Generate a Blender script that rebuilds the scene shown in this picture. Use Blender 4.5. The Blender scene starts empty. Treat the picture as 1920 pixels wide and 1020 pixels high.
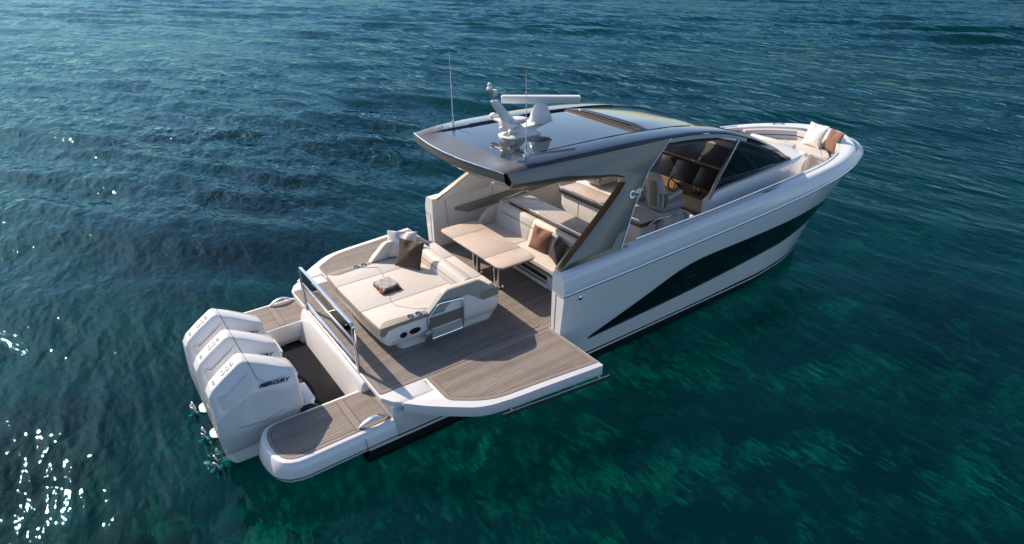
import bpy, bmesh, math, random
import numpy as np
from mathutils import Vector, Matrix
from mathutils.geometry import tessellate_polygon
random.seed(4); rng = np.random.default_rng(7)
S = bpy.context.scene
COL = S.collection
V = Vector
# ------------------------------------------------------------------ camera
cd = bpy.data.cameras.new('camera'); cam = bpy.data.objects.new('camera', cd); COL.objects.link(cam)
cd.sensor_width = 36.0; cd.lens = 1156.06/1920*36.0; cd.clip_start = .1; cd.clip_end = 6000
YAW, PIT, ROL = math.radians(53.7726), math.radians(28.0426), math.radians(.1047)
dv = V((math.cos(YAW)*math.cos(PIT), math.sin(YAW)*math.cos(PIT), -math.sin(PIT)))
r0 = V((math.sin(YAW), -math.cos(YAW), 0)); u0 = r0.cross(dv)
rv = math.cos(ROL)*r0+math.sin(ROL)*u0; uv = -math.sin(ROL)*r0+math.cos(ROL)*u0
cm = Matrix((rv, uv, -dv)).transposed().to_4x4(); cm.translation = V((-4.18093, -8.59617, 5.72474))
cam.matrix_world = cm
S.camera = cam
# ------------------------------------------------------------------ light
SUN_AZ, SUN_EL = math.radians(107.5), math.radians(36)
w = bpy.data.worlds.new('World'); S.world = w; w.use_nodes = True
nt = w.node_tree; nt.nodes.clear()
sky = nt.nodes.new('ShaderNodeTexSky'); sky.sky_type = 'NISHITA'; sky.sun_disc = False
sky.sun_elevation = SUN_EL; sky.sun_rotation = math.pi/2-SUN_AZ
sky.air_density = 1.0; sky.dust_density = 1.2; sky.ozone_density = 3.0
bg = nt.nodes.new('ShaderNodeBackground'); bg.inputs['Strength'].default_value = .122
wo = nt.nodes.new('ShaderNodeOutputWorld')
nt.links.new(sky.outputs[0], bg.inputs[0]); nt.links.new(bg.outputs[0], wo.inputs[0])
sl = bpy.data.lights.new('sun', 'SUN'); sl.energy = 4.4; sl.angle = math.radians(.5); sl.color = (1, .84, .67)
so = bpy.data.objects.new('sun', sl); COL.objects.link(so); so.location = (0, 30, 30)
sdir = V((math.cos(SUN_AZ)*math.cos(SUN_EL), math.sin(SUN_AZ)*math.cos(SUN_EL), math.sin(SUN_EL)))
so.rotation_euler = sdir.to_track_quat('Z', 'Y').to_euler()
S.view_settings.view_transform = 'Standard'; S.view_settings.look = 'None'
S.view_settings.exposure = .43; S.view_settings.gamma = 1
S.render.engine = 'CYCLES'
S.cycles.use_denoising = True
S.cycles.caustics_refractive = False; S.cycles.caustics_reflective = False
S.cycles.max_bounces = 10; S.cycles.transparent_max_bounces = 12
S.cycles.sample_clamp_indirect = 6
# ------------------------------------------------------------------ materials
def M(name, col, rough=.5, metal=0, coat=0, spec=.5, bump=None, var=None, sheen=0, trans=0):
    m = bpy.data.materials.new(name); m.use_nodes = True; n = m.node_tree.nodes; L = m.node_tree.links
    p = n['Principled BSDF']
    p.inputs['Base Color'].default_value = (*col, 1); p.inputs['Roughness'].default_value = rough
    p.inputs['Metallic'].default_value = metal; p.inputs['Coat Weight'].default_value = coat
    p.inputs['Coat Roughness'].default_value = .04
    p.inputs['Specular IOR Level'].default_value = spec; p.inputs['Sheen Weight'].default_value = sheen
    p.inputs['Transmission Weight'].default_value = trans
    tc = n.new('ShaderNodeTexCoord')
    if var:                                   # (scale, amount): slow colour variation
        t = n.new('ShaderNodeTexNoise'); t.inputs['Scale'].default_value = var[0]; t.inputs['Detail'].default_value = 4
        L.new(tc.outputs['Object'], t.inputs['Vector'])
        mx = n.new('ShaderNodeMix'); mx.data_type = 'RGBA'
        a = var[1]
        mx.inputs[6].default_value = (*[c*(1-a) for c in col], 1); mx.inputs[7].default_value = (*[min(1, c*(1+a)) for c in col], 1)
        L.new(t.outputs['Fac'], mx.inputs[0]); L.new(mx.outputs[2], p.inputs['Base Color'])
    if bump:                                  # list of (scale, distance)
        prev = None
        for sc, dist in bump:
            t = n.new('ShaderNodeTexNoise'); t.inputs['Scale'].default_value = sc; t.inputs['Detail'].default_value = 3
            L.new(tc.outputs['Object'], t.inputs['Vector'])
            b = n.new('ShaderNodeBump'); b.inputs['Distance'].default_value = dist; b.inputs['Strength'].default_value = 1
            L.new(t.outputs['Fac'], b.inputs['Height'])
            if prev: L.new(prev.outputs[0], b.inputs['Normal'])
            prev = b
        L.new(prev.outputs[0], p.inputs['Normal'])
    return m
GEL = M('white_gelcoat', (.80, .785, .775), .14, coat=.5)
GELM = M('white_moulding', (.78, .745, .72), .30, coat=.1)
HULL = M('hull_paint', (.83, .825, .81), .12, coat=.3)
VINYL = M('cream_upholstery', (.645, .60, .55), .62, bump=[(260, .0012), (7, .006)], var=(30, .04))
TAUPE = M('taupe_upholstery', (.27, .245, .20), .6, bump=[(300, .001)], var=(25, .06))
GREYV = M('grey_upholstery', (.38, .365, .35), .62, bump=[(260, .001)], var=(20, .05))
CHROME = M('polished_steel', (.86, .87, .89), .07, metal=1)
DSTEEL = M('brushed_steel', (.55, .55, .57), .22, metal=1)
GRAPH = M('graphite_paint', (.20, .187, .172), .38, metal=.65, coat=.25)
BRONZE_REFL = M('bronze_and_gold_reflection', (.19, .155, .11), .2, metal=.9, coat=.3)  # bronze edging; on belly and arch edges it paints a gold reflection
BLACKG = M('black_glass', (.006, .009, .016), .025, spec=.7, coat=1)
NAVY = M('navy_gloss', (.010, .013, .024), .10, coat=1)
HULLW = M('hull_glass', (.004, .010, .011), .03, spec=.6)
DARK = M('black_trim', (.012, .012, .014), .45)
LINE = M('seam_line', (.06, .055, .05), .7)
MAT = M('black_mat', (.010, .010, .014), .5, spec=.06, bump=[(60, .001)])
MATS = M('dark_mat', (.014, .013, .016), .5, spec=.06)
ANTIF = M('antifouling', (.006, .008, .010), .55)
TAN = M('tan_leather', (.25, .155, .08), .5, bump=[(150, .001)])
BROWNC = M('brown_velvet', (.075, .047, .032), .85, sheen=.06, bump=[(11, .006), (300, .0006)])
RUST = M('rust_velvet', (.21, .10, .066), .85, sheen=.08, bump=[(11, .006), (300, .0006)])
ESPR = M('espresso_velvet', (.036, .024, .022), .85, sheen=.06, bump=[(11, .006), (300, .0006)])
WHITEC = M('white_linen', (.74, .70, .66), .85, bump=[(11, .006), (400, .0006)])
FUR = M('brown_fur', (.19, .115, .075), .95, bump=[(70, .02)])
TOWG = M('grey_towel', (.43, .40, .39), .95, bump=[(160, .006), (14, .01)], var=(40, .2))
TOWB = M('russet_towel', (.20, .072, .05), .95, bump=[(160, .006), (14, .01)], var=(40, .2))
PLAST = M('white_plastic', (.80, .79, .78), .28, coat=.2)
INK = M('grey_lettering', (.045, .055, .075), .4)
EMB = M('grey_emblem', (.60, .58, .56), .35)
SCREEN = M('dark_screen', (.010, .010, .013), .3, spec=.3)
DASHW = M('dash_wood', (.19, .115, .055), .35, var=(6, .25))
def stone():
    m = M('travertine', (.60, .49, .41), .24, coat=.25); n = m.node_tree.nodes; L = m.node_tree.links; p = n['Principled BSDF']
    tc = n.new('ShaderNodeTexCoord'); mp = n.new('ShaderNodeMapping'); mp.inputs['Rotation'].default_value = (0, 0, 1.2)
    mp.inputs['Scale'].default_value = (1, 3, 1)
    L.new(tc.outputs['Object'], mp.inputs[0])
    wv = n.new('ShaderNodeTexNoise'); wv.inputs['Scale'].default_value = 2.2; wv.inputs['Detail'].default_value = 6; wv.inputs['Distortion'].default_value = 1.6
    L.new(mp.outputs[0], wv.inputs['Vector'])
    cr = n.new('ShaderNodeValToRGB'); e = cr.color_ramp.elements
    e[0].position = .30; e[0].color = (.57, .46, .385, 1); e[1].position = .72; e[1].color = (.70, .60, .52, 1)
    k = cr.color_ramp.elements.new(.5); k.color = (.66, .555, .475, 1)
    k = cr.color_ramp.elements.new(.55); k.color = (.61, .495, .415, 1)
    L.new(wv.outputs['Fac'], cr.inputs[0]); L.new(cr.outputs[0], p.inputs['Base Color'])
    return m
STONE = stone()
def teak(name, pitch, axis='Y', lines=True):
    m = M(name, (.3, .26, .23), .66, spec=.22); n = m.node_tree.nodes; L = m.node_tree.links; p = n['Principled BSDF']
    tc = n.new('ShaderNodeTexCoord'); sx = n.new('ShaderNodeSeparateXYZ'); L.new(tc.outputs['Object'], sx.inputs[0])
    def mth(op, a, b=None):
        q = n.new('ShaderNodeMath'); q.operation = op
        for i, x in enumerate((a, b)):
            if x is None: continue
            if isinstance(x, (int, float)): q.inputs[i].default_value = x
            else: L.new(x, q.inputs[i])
        return q.outputs[0]
    c = mth('DIVIDE', sx.outputs[axis], pitch)
    c = mth('ADD', c, 200.5)
    fr = mth('FRACT', c); fl = mth('FLOOR', c)
    wn = n.new('ShaderNodeTexWhiteNoise'); wn.noise_dimensions = '1D'; L.new(fl, wn.inputs['W'])
    mp = n.new('ShaderNodeMapping'); mp.inputs['Scale'].default_value = (1.4, 34, 1) if axis == 'Y' else (34, 1.4, 1)
    L.new(tc.outputs['Object'], mp.inputs[0])
    gn = n.new('ShaderNodeTexNoise'); gn.inputs['Scale'].default_value = 3.2; gn.inputs['Detail'].default_value = 5
    L.new(mp.outputs[0], gn.inputs['Vector'])
    bn = n.new('ShaderNodeTexNoise'); bn.inputs['Scale'].default_value = 1.1; L.new(tc.outputs['Object'], bn.inputs['Vector'])
    v = mth('ADD', mth('MULTIPLY', wn.outputs[0], .24), mth('MULTIPLY', gn.outputs['Fac'], .75))
    v = mth('ADD', v, mth('MULTIPLY', bn.outputs['Fac'], .3))
    cr = n.new('ShaderNodeValToRGB'); e = cr.color_ramp.elements
    e[0].position = .30; e[0].color = (.155, .13, .115, 1); e[1].position = 1.12; e[1].color = (.36, .31, .275, 1)
    e[1].position = 1.0
    L.new(v, cr.inputs[0])
    out = cr.outputs[0]
    if lines:
        d = mth('LESS_THAN', fr, .13)
        mx = n.new('ShaderNodeMix'); mx.data_type = 'RGBA'; L.new(d, mx.inputs[0]); L.new(out, mx.inputs[6])
        mx.inputs[7].default_value = (.06, .052, .048, 1); out = mx.outputs[2]
    L.new(out, p.inputs['Base Color'])
    return m
TEAK = teak('teak_planks', .052)
TEAKB = teak('teak_margin', 5.0, lines=False)
def glass(name, tint, amt, rough=.01):
    m = bpy.data.materials.new(name); m.use_nodes = True; n = m.node_tree.nodes; L = m.node_tree.links; n.clear()
    o = n.new('ShaderNodeOutputMaterial'); t = n.new('ShaderNodeBsdfTransparent'); t.inputs[0].default_value = (*tint, 1)
    g = n.new('ShaderNodeBsdfGlossy'); g.inputs['Roughness'].default_value = rough
    f = n.new('ShaderNodeFresnel'); f.inputs[0].default_value = 1.5
    a = n.new('ShaderNodeMath'); a.operation = 'MULTIPLY_ADD'; a.inputs[1].default_value = 1.0; a.inputs[2].default_value = amt
    L.new(f.outputs[0], a.inputs[0]); x = n.new('ShaderNodeMixShader')
    L.new(a.outputs[0], x.inputs[0]); L.new(t.outputs[0], x.inputs[1]); L.new(g.outputs[0], x.inputs[2]); L.new(x.outputs[0], o.inputs[0])
    return m
TINT = glass('tinted_window', (.16, .17, .18), .01)
SMOKE = glass('smoked_panel', (.52, .50, .49), .16, .03)
# ------------------------------------------------------------------ mesh helpers
def BM(): return bmesh.new()
def build(name, bm, mats, parent=None, bevel=0, seg=2, smooth=32, ang=28, loc=None, recalc=True):
    if not isinstance(mats, (list, tuple)): mats = [mats]
    bmesh.ops.remove_doubles(bm, verts=bm.verts[:], dist=1e-5)
    if recalc: bmesh.ops.recalc_face_normals(bm, faces=bm.faces[:])
    if bevel:
        bm.normal_update()
        ed = [e for e in bm.edges if len(e.link_faces) == 2 and e.calc_face_angle(0) > math.radians(ang)]
        bmesh.ops.bevel(bm, geom=ed, offset=bevel, segments=seg, affect='EDGES', profile=.5, clamp_overlap=True)
    me = bpy.data.meshes.new(name); bm.to_mesh(me); bm.free()
    for m in mats: me.materials.append(m)
    me.polygons.foreach_set('use_smooth', [True]*len(me.polygons))
    me.set_sharp_from_angle(angle=math.radians(smooth))
    o = bpy.data.objects.new(name, me); COL.objects.link(o)
    if parent is not None: o.parent = parent
    if loc: o.location = loc
    return o
def face(bm, vs, mi=0):
    try: f = bm.faces.new(vs); f.material_index = mi; return f
    except ValueError: return None
def prism(bm, out, z0, z1, mi=0, mtop=None, ax='z', f=None):
    """extrude a 2-D outline; ax z: (x,y), y: (x,z), x: (y,z)"""
    def P(p, t):
        if f: return f(p, t)
        return {'z': (p[0], p[1], t), 'y': (p[0], t, p[1]), 'x': (t, p[0], p[1])}[ax]
    a = [bm.verts.new(P(p, z0)) for p in out]; b = [bm.verts.new(P(p, z1)) for p in out]
    face(bm, a[::-1], mi); face(bm, b, mi if mtop is None else mtop); n = len(out)
    for i in range(n): face(bm, [a[i], a[(i+1) % n], b[(i+1) % n], b[i]], mi)
def box(bm, x0, x1, y0, y1, z0, z1, mi=0): prism(bm, [(x0, y0), (x1, y0), (x1, y1), (x0, y1)], z0, z1, mi)
def loft(bm, rows, mi=0, closed=False, caps=False, mif=None):
    vs = [[bm.verts.new(p) for p in r] for r in rows]; n = len(rows[0])
    for i in range(len(rows)-1):
        for j in range(n if closed else n-1):
            k = (j+1) % n
            face(bm, [vs[i][j], vs[i][k], vs[i+1][k], vs[i+1][j]], mif(i, j) if mif else mi)
    if caps: face(bm, vs[0][::-1], mi); face(bm, vs[-1], mi)
    return vs
def fillet(pts, r, n=4, closed=True):
    out = []; N = len(pts)
    for i in range(N):
        p = V(pts[i])
        if not closed and i in (0, N-1): out.append(tuple(p)); continue
        a = V(pts[i-1]); b = V(pts[(i+1) % N]); rr = r[i] if isinstance(r, (list, tuple)) else r
        if rr <= 0: out.append(tuple(p)); continue
        d1 = min(rr, (a-p).length*.48); d2 = min(rr, (b-p).length*.48)
        s = p+(a-p).normalized()*d1; e = p+(b-p).normalized()*d2
        for k in range(n+1):
            t = k/n; out.append(tuple(s*(1-t)**2+p*2*t*(1-t)+e*t*t))
    return out
def inset(pts, d):
    N = len(pts); A = sum(pts[i][0]*pts[(i+1) % N][1]-pts[(i+1) % N][0]*pts[i][1] for i in range(N)); sg = 1 if A > 0 else -1
    out = []
    for i in range(N):
        p0, p1, p2 = V(pts[i-1]).to_2d(), V(pts[i]).to_2d(), V(pts[(i+1) % N]).to_2d()
        e1 = (p1-p0).normalized(); e2 = (p2-p1).normalized()
        n1 = V((-e1.y, e1.x))*sg; n2 = V((-e2.y, e2.x))*sg
        b = n1+n2; b = b/max(.25, b.length_squared)*2 if b.length > 1e-6 else n1
        out.append(tuple(p1+b*d*1.0 if b.length < 3 else p1+n1*d))
    return out
def tube(bm, pts, r, n=10, mi=0, closed=False, flat=1.0, square=False):
    pts = [V(p) for p in pts]; N = len(pts); rings = []
    up = None
    for i, p in enumerate(pts):
        if closed: t = (pts[(i+1) % N]-pts[i-1]).normalized()
        else: t = (pts[min(i+1, N-1)]-pts[max(i-1, 0)]).normalized()
        if up is None:
            up = V((0, 0, 1)) if abs(t.z) < .9 else V((1, 0, 0))
        a = t.cross(up)
        if a.length < 1e-4: a = t.orthogonal()
        a.normalize(); b = a.cross(t).normalized(); up = b
        rr = r[i] if isinstance(r, (list, tuple)) else r
        if square:
            cs = [(-1, -1), (1, -1), (1, 1), (-1, 1)]; ring = [p+a*c[0]*rr+b*c[1]*rr*flat for c in cs]
        else: ring = [p+a*math.cos(2*math.pi*k/n)*rr+b*math.sin(2*math.pi*k/n)*rr*flat for k in range(n)]
        rings.append([bm.verts.new(q) for q in ring])
    m = len(rings[0])
    for i in range(N if closed else N-1):
        A, B = rings[i], rings[(i+1) % N]
        for k in range(m): face(bm, [A[k], A[(k+1) % m], B[(k+1) % m], B[k]], mi)
    if not closed: face(bm, rings[0][::-1], mi); face(bm, rings[-1], mi)
def lathe(bm, prof, c=(0, 0, 0), n=20, mi=0, ax='z'):
    rings = []
    for r, h in prof:
        ring = []
        for k in range(n):
            a = 2*math.pi*k/n; x, y, z = r*math.cos(a), r*math.sin(a), h
            if ax == 'y': x, y, z = x, h, y
            if ax == 'x': x, y, z = h, x, y
            ring.append(bm.verts.new((c[0]+x, c[1]+y, c[2]+z)))
        rings.append(ring)
    for i in range(len(rings)-1):
        for k in range(n): face(bm, [rings[i][k], rings[i][(k+1) % n], rings[i+1][(k+1) % n], rings[i+1][k]], mi)
    face(bm, rings[0][::-1], mi); face(bm, rings[-1], mi)
def pchip(xs, ys):
    xs = np.array(xs, float); ys = np.array(ys, float); h = np.diff(xs); d = np.diff(ys)/h; m = np.zeros_like(xs)
    for i in range(1, len(xs)-1):
        if d[i-1]*d[i] > 0:
            w1 = 2*h[i]+h[i-1]; w2 = h[i]+2*h[i-1]; m[i] = (w1+w2)/(w1/d[i-1]+w2/d[i])
    m[0] = d[0]; m[-1] = d[-1]
    def f(x):
        x = np.clip(x, xs[0], xs[-1]); i = np.clip(np.searchsorted(xs, x)-1, 0, len(xs)-2); t = (x-xs[i])/h[i]
        return (2*t**3-3*t**2+1)*ys[i]+(t**3-2*t**2+t)*h[i]*m[i]+(-2*t**3+3*t**2)*ys[i+1]+(t**3-t**2)*h[i]*m[i+1]
    return f
def text(name, body, size, o, xd, yd, mat, parent, ext=.002, shear=0, bold=0, sx=1, space=1):
    c = bpy.data.curves.new(name, 'FONT'); c.body = body; c.size = size; c.extrude = ext; c.shear = shear; c.offset = bold
    c.align_x = 'CENTER'; c.align_y = 'CENTER'; c.space_character = space; c.resolution_u = 4
    t = bpy.data.objects.new('tmp_text', c); COL.objects.link(t)
    dg = bpy.context.evaluated_depsgraph_get(); me = bpy.data.meshes.new_from_object(t.evaluated_get(dg))
    bpy.data.objects.remove(t); bpy.data.curves.remove(c); me.name = name
    xd = V(xd).normalized(); yd = V(yd).normalized(); n = xd.cross(yd).normalized(); yd = n.cross(xd)
    mt = Matrix((xd*sx, yd, n)).transposed().to_4x4(); mt.translation = V(o)
    me.transform(mt); me.materials.clear(); me.materials.append(mat)
    ob = bpy.data.objects.new(name, me); COL.objects.link(ob); ob.parent = parent
    return ob
def tag(o, label=None, cat=None, group=None, kind=None):
    for k, v in (('label', label), ('category', cat), ('group', group), ('kind', kind)):
        if v: o[k] = v
    return o
def empty(name, loc=(0, 0, 0), parent=None):
    o = bpy.data.objects.new(name, None); COL.objects.link(o); o.location = loc; o.empty_display_size = .3
    if parent is not None: o.parent = parent
    return o
def copy_tree(o, parent, dloc):
    c = o.copy(); COL.objects.link(c); c.parent = parent; c.location = V(o.location)+V(dloc)
    for ch in o.children:
        d = ch.copy(); COL.objects.link(d); d.parent = c
    return c
def mir(pts): return [(p[0], -p[1]) for p in pts][::-1]
# ================================================================== WATER, SEABED
WZ = -1.0
def setting():
    # seabed ---------------------------------------------------------
    m = bpy.data.materials.new('sand_seagrass_caustics'); m.use_nodes = True; n = m.node_tree.nodes; L = m.node_tree.links; p = n['Principled BSDF']
    p.inputs['Roughness'].default_value = .95; p.inputs['Specular IOR Level'].default_value = 0
    g = n.new('ShaderNodeNewGeometry')
    def noise(sc, det=3, dist=0, vec=None, rough=.5):
        t = n.new('ShaderNodeTexNoise'); t.inputs['Scale'].default_value = sc; t.inputs['Detail'].default_value = det
        t.inputs['Distortion'].default_value = dist; t.inputs['Roughness'].default_value = rough
        L.new(vec or g.outputs['Position'], t.inputs['Vector']); return t
    def mth(op, a, b=None):
        q = n.new('ShaderNodeMath'); q.operation = op
        for i, x in enumerate((a, b)):
            if x is None: continue
            if isinstance(x, (int, float)): q.inputs[i].default_value = x
            else: L.new(x, q.inputs[i])
        return q.outputs[0]
    wob = noise(.16, 5, 0, None, .65); wv = n.new('ShaderNodeVectorMath'); wv.operation = 'MULTIPLY_ADD'
    L.new(wob.outputs['Color'], wv.inputs[0]); wv.inputs[1].default_value = (3.2, 3.2, 0); L.new(g.outputs['Position'], wv.inputs[2])
    patch = None
    for cx, cy, rx, ry, rot, amp in PATCHES:
        mp = n.new('ShaderNodeMapping'); mp.vector_type = 'TEXTURE'
        mp.inputs['Location'].default_value = (cx+1.6, cy+1.6, 0); mp.inputs['Rotation'].default_value = (0, 0, rot); mp.inputs['Scale'].default_value = (rx, ry, 1e6)
        L.new(wv.outputs[0], mp.inputs[0]); ln = n.new('ShaderNodeVectorMath'); ln.operation = 'LENGTH'; L.new(mp.outputs[0], ln.inputs[0])
        mr = n.new('ShaderNodeMapRange'); mr.inputs[1].default_value = 1.5; mr.inputs[2].default_value = .35; mr.interpolation_type = 'SMOOTHSTEP'
        mr.inputs[3].default_value = 0; mr.inputs[4].default_value = amp; L.new(ln.outputs['Value'], mr.inputs[0])
        patch = mr.outputs[0] if patch is None else mth('MAXIMUM', patch, mr.outputs[0])
    fine = noise(.55, 6, 1.2, None, .62); big = noise(.07, 3)
    fm = n.new('ShaderNodeMapRange'); fm.inputs[1].default_value = .62; fm.inputs[2].default_value = .70; L.new(fine.outputs['Fac'], fm.inputs[0])
    fac = mth('MINIMUM', mth('MAXIMUM', patch, mth('MULTIPLY', fm.outputs[0], .08)), 1.0)
    cr = n.new('ShaderNodeValToRGB'); e = cr.color_ramp.elements
    e[0].position = .35; e[0].color = (.76, .77, .66, 1); e[1].position = .7; e[1].color = (.80, .81, .70, 1)
    L.new(big.outputs['Fac'], cr.inputs[0])
    caustic = noise(4.2, 3, 1.2); rm = n.new('ShaderNodeMapRange'); rm.inputs[1].default_value = .0; rm.inputs[2].default_value = .05; rm.inputs[3].default_value = 1.16; rm.inputs[4].default_value = .97  # bright caustic filaments painted into the sand colour
    L.new(mth('ABSOLUTE', mth('SUBTRACT', caustic.outputs['Fac'], .5)), rm.inputs[0])
    mu = n.new('ShaderNodeMix'); mu.data_type = 'RGBA'; mu.blend_type = 'MULTIPLY'; mu.inputs[0].default_value = 1
    L.new(cr.outputs[0], mu.inputs[6]); L.new(rm.outputs[0], mu.inputs[7])
    mx = n.new('ShaderNodeMix'); mx.data_type = 'RGBA'; L.new(fac, mx.inputs[0]); L.new(mu.outputs[2], mx.inputs[6]); mx.inputs[7].default_value = (.06, .02, .06, 1)
    L.new(mx.outputs[2], p.inputs['Base Color'])
    bm = BM(); R = 3000
    for v in ((-R, -R), (R, -R), (R, R), (-R, R)): bm.verts.new((v[0], v[1], SEABED_Z))
    bm.verts.ensure_lookup_table(); face(bm, bm.verts[:])
    tag(build('seabed', bm, m, recalc=False), kind='structure')
    # sea surface ------------------------------------------------------
    m = bpy.data.materials.new('sea_water'); m.use_nodes = True; n = m.node_tree.nodes; L = m.node_tree.links; n.clear()
    g = n.new('ShaderNodeNewGeometry')
    def ridged(sc, stretch, rot, det, dist):
        mp = n.new('ShaderNodeMapping'); mp.inputs['Rotation'].default_value = (0, 0, rot); mp.inputs['Scale'].default_value = stretch
        L.new(g.outputs['Position'], mp.inputs[0])
        t = n.new('ShaderNodeTexNoise'); t.inputs['Scale'].default_value = sc; t.inputs['Detail'].default_value = det; t.inputs['Distortion'].default_value = dist
        t.inputs['Roughness'].default_value = .55
        L.new(mp.outputs[0], t.inputs['Vector']); return t.outputs['Fac']
    # the boat shelters the water on its starboard side; gust patches elsewhere
    mp = n.new('ShaderNodeMapping'); mp.vector_type = 'TEXTURE'; mp.inputs['Location'].default_value = (6, -5, WZ); mp.inputs['Scale'].default_value = (22, 13, 1e5); mp.inputs['Rotation'].default_value = (0, 0, -.25)
    L.new(g.outputs['Position'], mp.inputs[0]); ln = n.new('ShaderNodeVectorMath'); ln.operation = 'LENGTH'; L.new(mp.outputs[0], ln.inputs[0])
    lee = n.new('ShaderNodeMapRange'); lee.inputs[1].default_value = .35; lee.inputs[2].default_value = 1.25; lee.inputs[3].default_value = .20; lee.inputs[4].default_value = 1
    L.new(ln.outputs['Value'], lee.inputs[0])
    gu = n.new('ShaderNodeTexNoise'); gu.inputs['Scale'].default_value = .09; gu.inputs['Detail'].default_value = 3; L.new(g.outputs['Position'], gu.inputs['Vector'])
    gm = n.new('ShaderNodeMapRange'); gm.inputs[1].default_value = .32; gm.inputs[2].default_value = .68; gm.inputs[3].default_value = .55; gm.inputs[4].default_value = 1.2; L.new(gu.outputs['Fac'], gm.inputs[0])
    st_ = n.new('ShaderNodeMath'); st_.operation = 'MULTIPLY'; L.new(lee.outputs[0], st_.inputs[0]); L.new(gm.outputs[0], st_.inputs[1])
    prev = None
    for sc, st, rot, det, dist, d in ((.85, (1, .34, 1), -.58, 2, .2, .26), (1.9, (1, .36, 1), -.80, 2, .25, .15), (4.2, (1, .45, 1), -.52, 1.5, .3, .06), (9, (1, .6, 1), -.9, 1.5, .2, .021)):
        b = n.new('ShaderNodeBump'); b.inputs['Distance'].default_value = d
        L.new(st_.outputs[0], b.inputs['Strength'])
        L.new(ridged(sc, st, rot, det, dist), b.inputs['Height'])
        if prev: L.new(prev.outputs[0], b.inputs['Normal'])
        prev = b
    gl = n.new('ShaderNodeBsdfGlossy'); gl.inputs['Roughness'].default_value = .02; gl.inputs[0].default_value = (.24, .47, .60, 1)
    tr = n.new('ShaderNodeBsdfTransparent'); tr.inputs[0].default_value = WTINT
    rf = n.new('ShaderNodeBsdfRefraction'); rf.inputs['IOR'].default_value = 1.33; rf.inputs[0].default_value = WTINT; rf.inputs['Roughness'].default_value = .0
    fr = n.new('ShaderNodeFresnel'); fr.inputs[0].default_value = 1.33
    for q in (gl, rf, fr): L.new(prev.outputs[0], q.inputs['Normal'])
    m1 = n.new('ShaderNodeMixShader'); m1.inputs[0].default_value = .70; L.new(tr.outputs[0], m1.inputs[1]); L.new(rf.outputs[0], m1.inputs[2])
    m2 = n.new('ShaderNodeMixShader'); L.new(fr.outputs[0], m2.inputs[0]); L.new(m1.outputs[0], m2.inputs[1]); L.new(gl.outputs[0], m2.inputs[2])
    o = n.new('ShaderNodeOutputMaterial'); L.new(m2.outputs[0], o.inputs[0])
    # displaced sheet 190 x 190 m, flat beyond
    c0 = np.array([30., 42.]); H = 95.; st = .3; k = np.arange(-H, H+1e-6, st); N = len(k)
    X, Y = np.meshgrid(c0[0]+k, c0[1]+k, indexing='ij'); Z = np.zeros_like(X)
    for i in range(64):
        lam = 1.1*(9.0/1.1)**rng.random(); th = math.radians(38)+rng.normal(0, .36); kk = 2*math.pi/lam
        A = .0062*lam**.75*rng.uniform(.5, 1.2); ph = rng.random()*6.283
        q = kk*(X*math.cos(th)+Y*math.sin(th))+ph
        Z += A*(np.sin(q)+.22*np.cos(2*q))
    env = .75+.5*(np.sin(X*.11+1)*np.sin(Y*.09+.4))
    ed = np.minimum(1, np.minimum(H-np.abs(X-c0[0]), H-np.abs(Y-c0[1]))/12)
    dn = np.hypot(X+4.2, Y+8.6); near = np.clip((np.hypot((X-5)/1.6, Y+4)-4)/14, 0.30, 1)
    Z = Z*env*ed*near+WZ
    co = np.stack([X, Y, Z], -1).reshape(-1, 3)
    idx = np.arange(N*N).reshape(N, N)
    q = np.stack([idx[:-1, :-1], idx[1:, :-1], idx[1:, 1:], idx[:-1, 1:]], -1).reshape(-1, 4)
    R = 4000.; base = len(co)
    ring_in = np.array([idx[0, 0], idx[-1, 0], idx[-1, -1], idx[0, -1]])
    co = np.vstack([co, [[c0[0]-R, c0[1]-R, WZ], [c0[0]+R, c0[1]-R, WZ], [c0[0]+R, c0[1]+R, WZ], [c0[0]-R, c0[1]+R, WZ]]])
    qo = np.array([[base+i, base+(i+1) % 4, ring_in[(i+1) % 4], ring_in[i]] for i in range(4)])
    q = np.vstack([q, qo])
    me = bpy.data.meshes.new('water'); me.vertices.add(len(co)); me.vertices.foreach_set('co', co.ravel())
    me.loops.add(q.size); me.loops.foreach_set('vertex_index', q.ravel().astype(np.int32))
    me.polygons.add(len(q)); me.polygons.foreach_set('loop_start', np.arange(0, q.size, 4, dtype=np.int32)); me.polygons.foreach_set('loop_total', np.full(len(q), 4, np.int32))
    me.update(calc_edges=True); me.polygons.foreach_set('use_smooth', [True]*len(q)); me.materials.append(m)
    ob = bpy.data.objects.new('water', me); COL.objects.link(ob); tag(ob, kind='structure')
SEABED_Z = -13.0
WTINT = (.003, .71, .645, 1)
PATCHES = [(2, 21.5, 7, 5.6, .3, 1), (.4, 32, 7, 3.6, .2, .95), (9, 26.5, 6.2, 3.4, .2, 1), (12.7, 31, 5, 2.6, .2, .9), (-7.6, 10.2, 2.6, 2, .6, 1), (19.5, -2.5, 3.2, 1.4, .5, .55),
           (10.6, 3.4, 1.7, 1.0, .2, .7), (34, 29, 8, 3, -.5, .6), (7, 47, 9, 3, .2, .7), (-6, 5.5, 1.4, 1, .4, .8), (22, 44, 7, 3, .2, .5), (15.5, 1.6, 1.2, .6, .5, .3)]
setting()
# ================================================================== THE YACHT
Y = empty('motor_yacht', (0, 0, 0))
tag(Y, 'white motor yacht with graphite hardtop, three white outboards and fold-down teak side decks', 'yacht')
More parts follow.
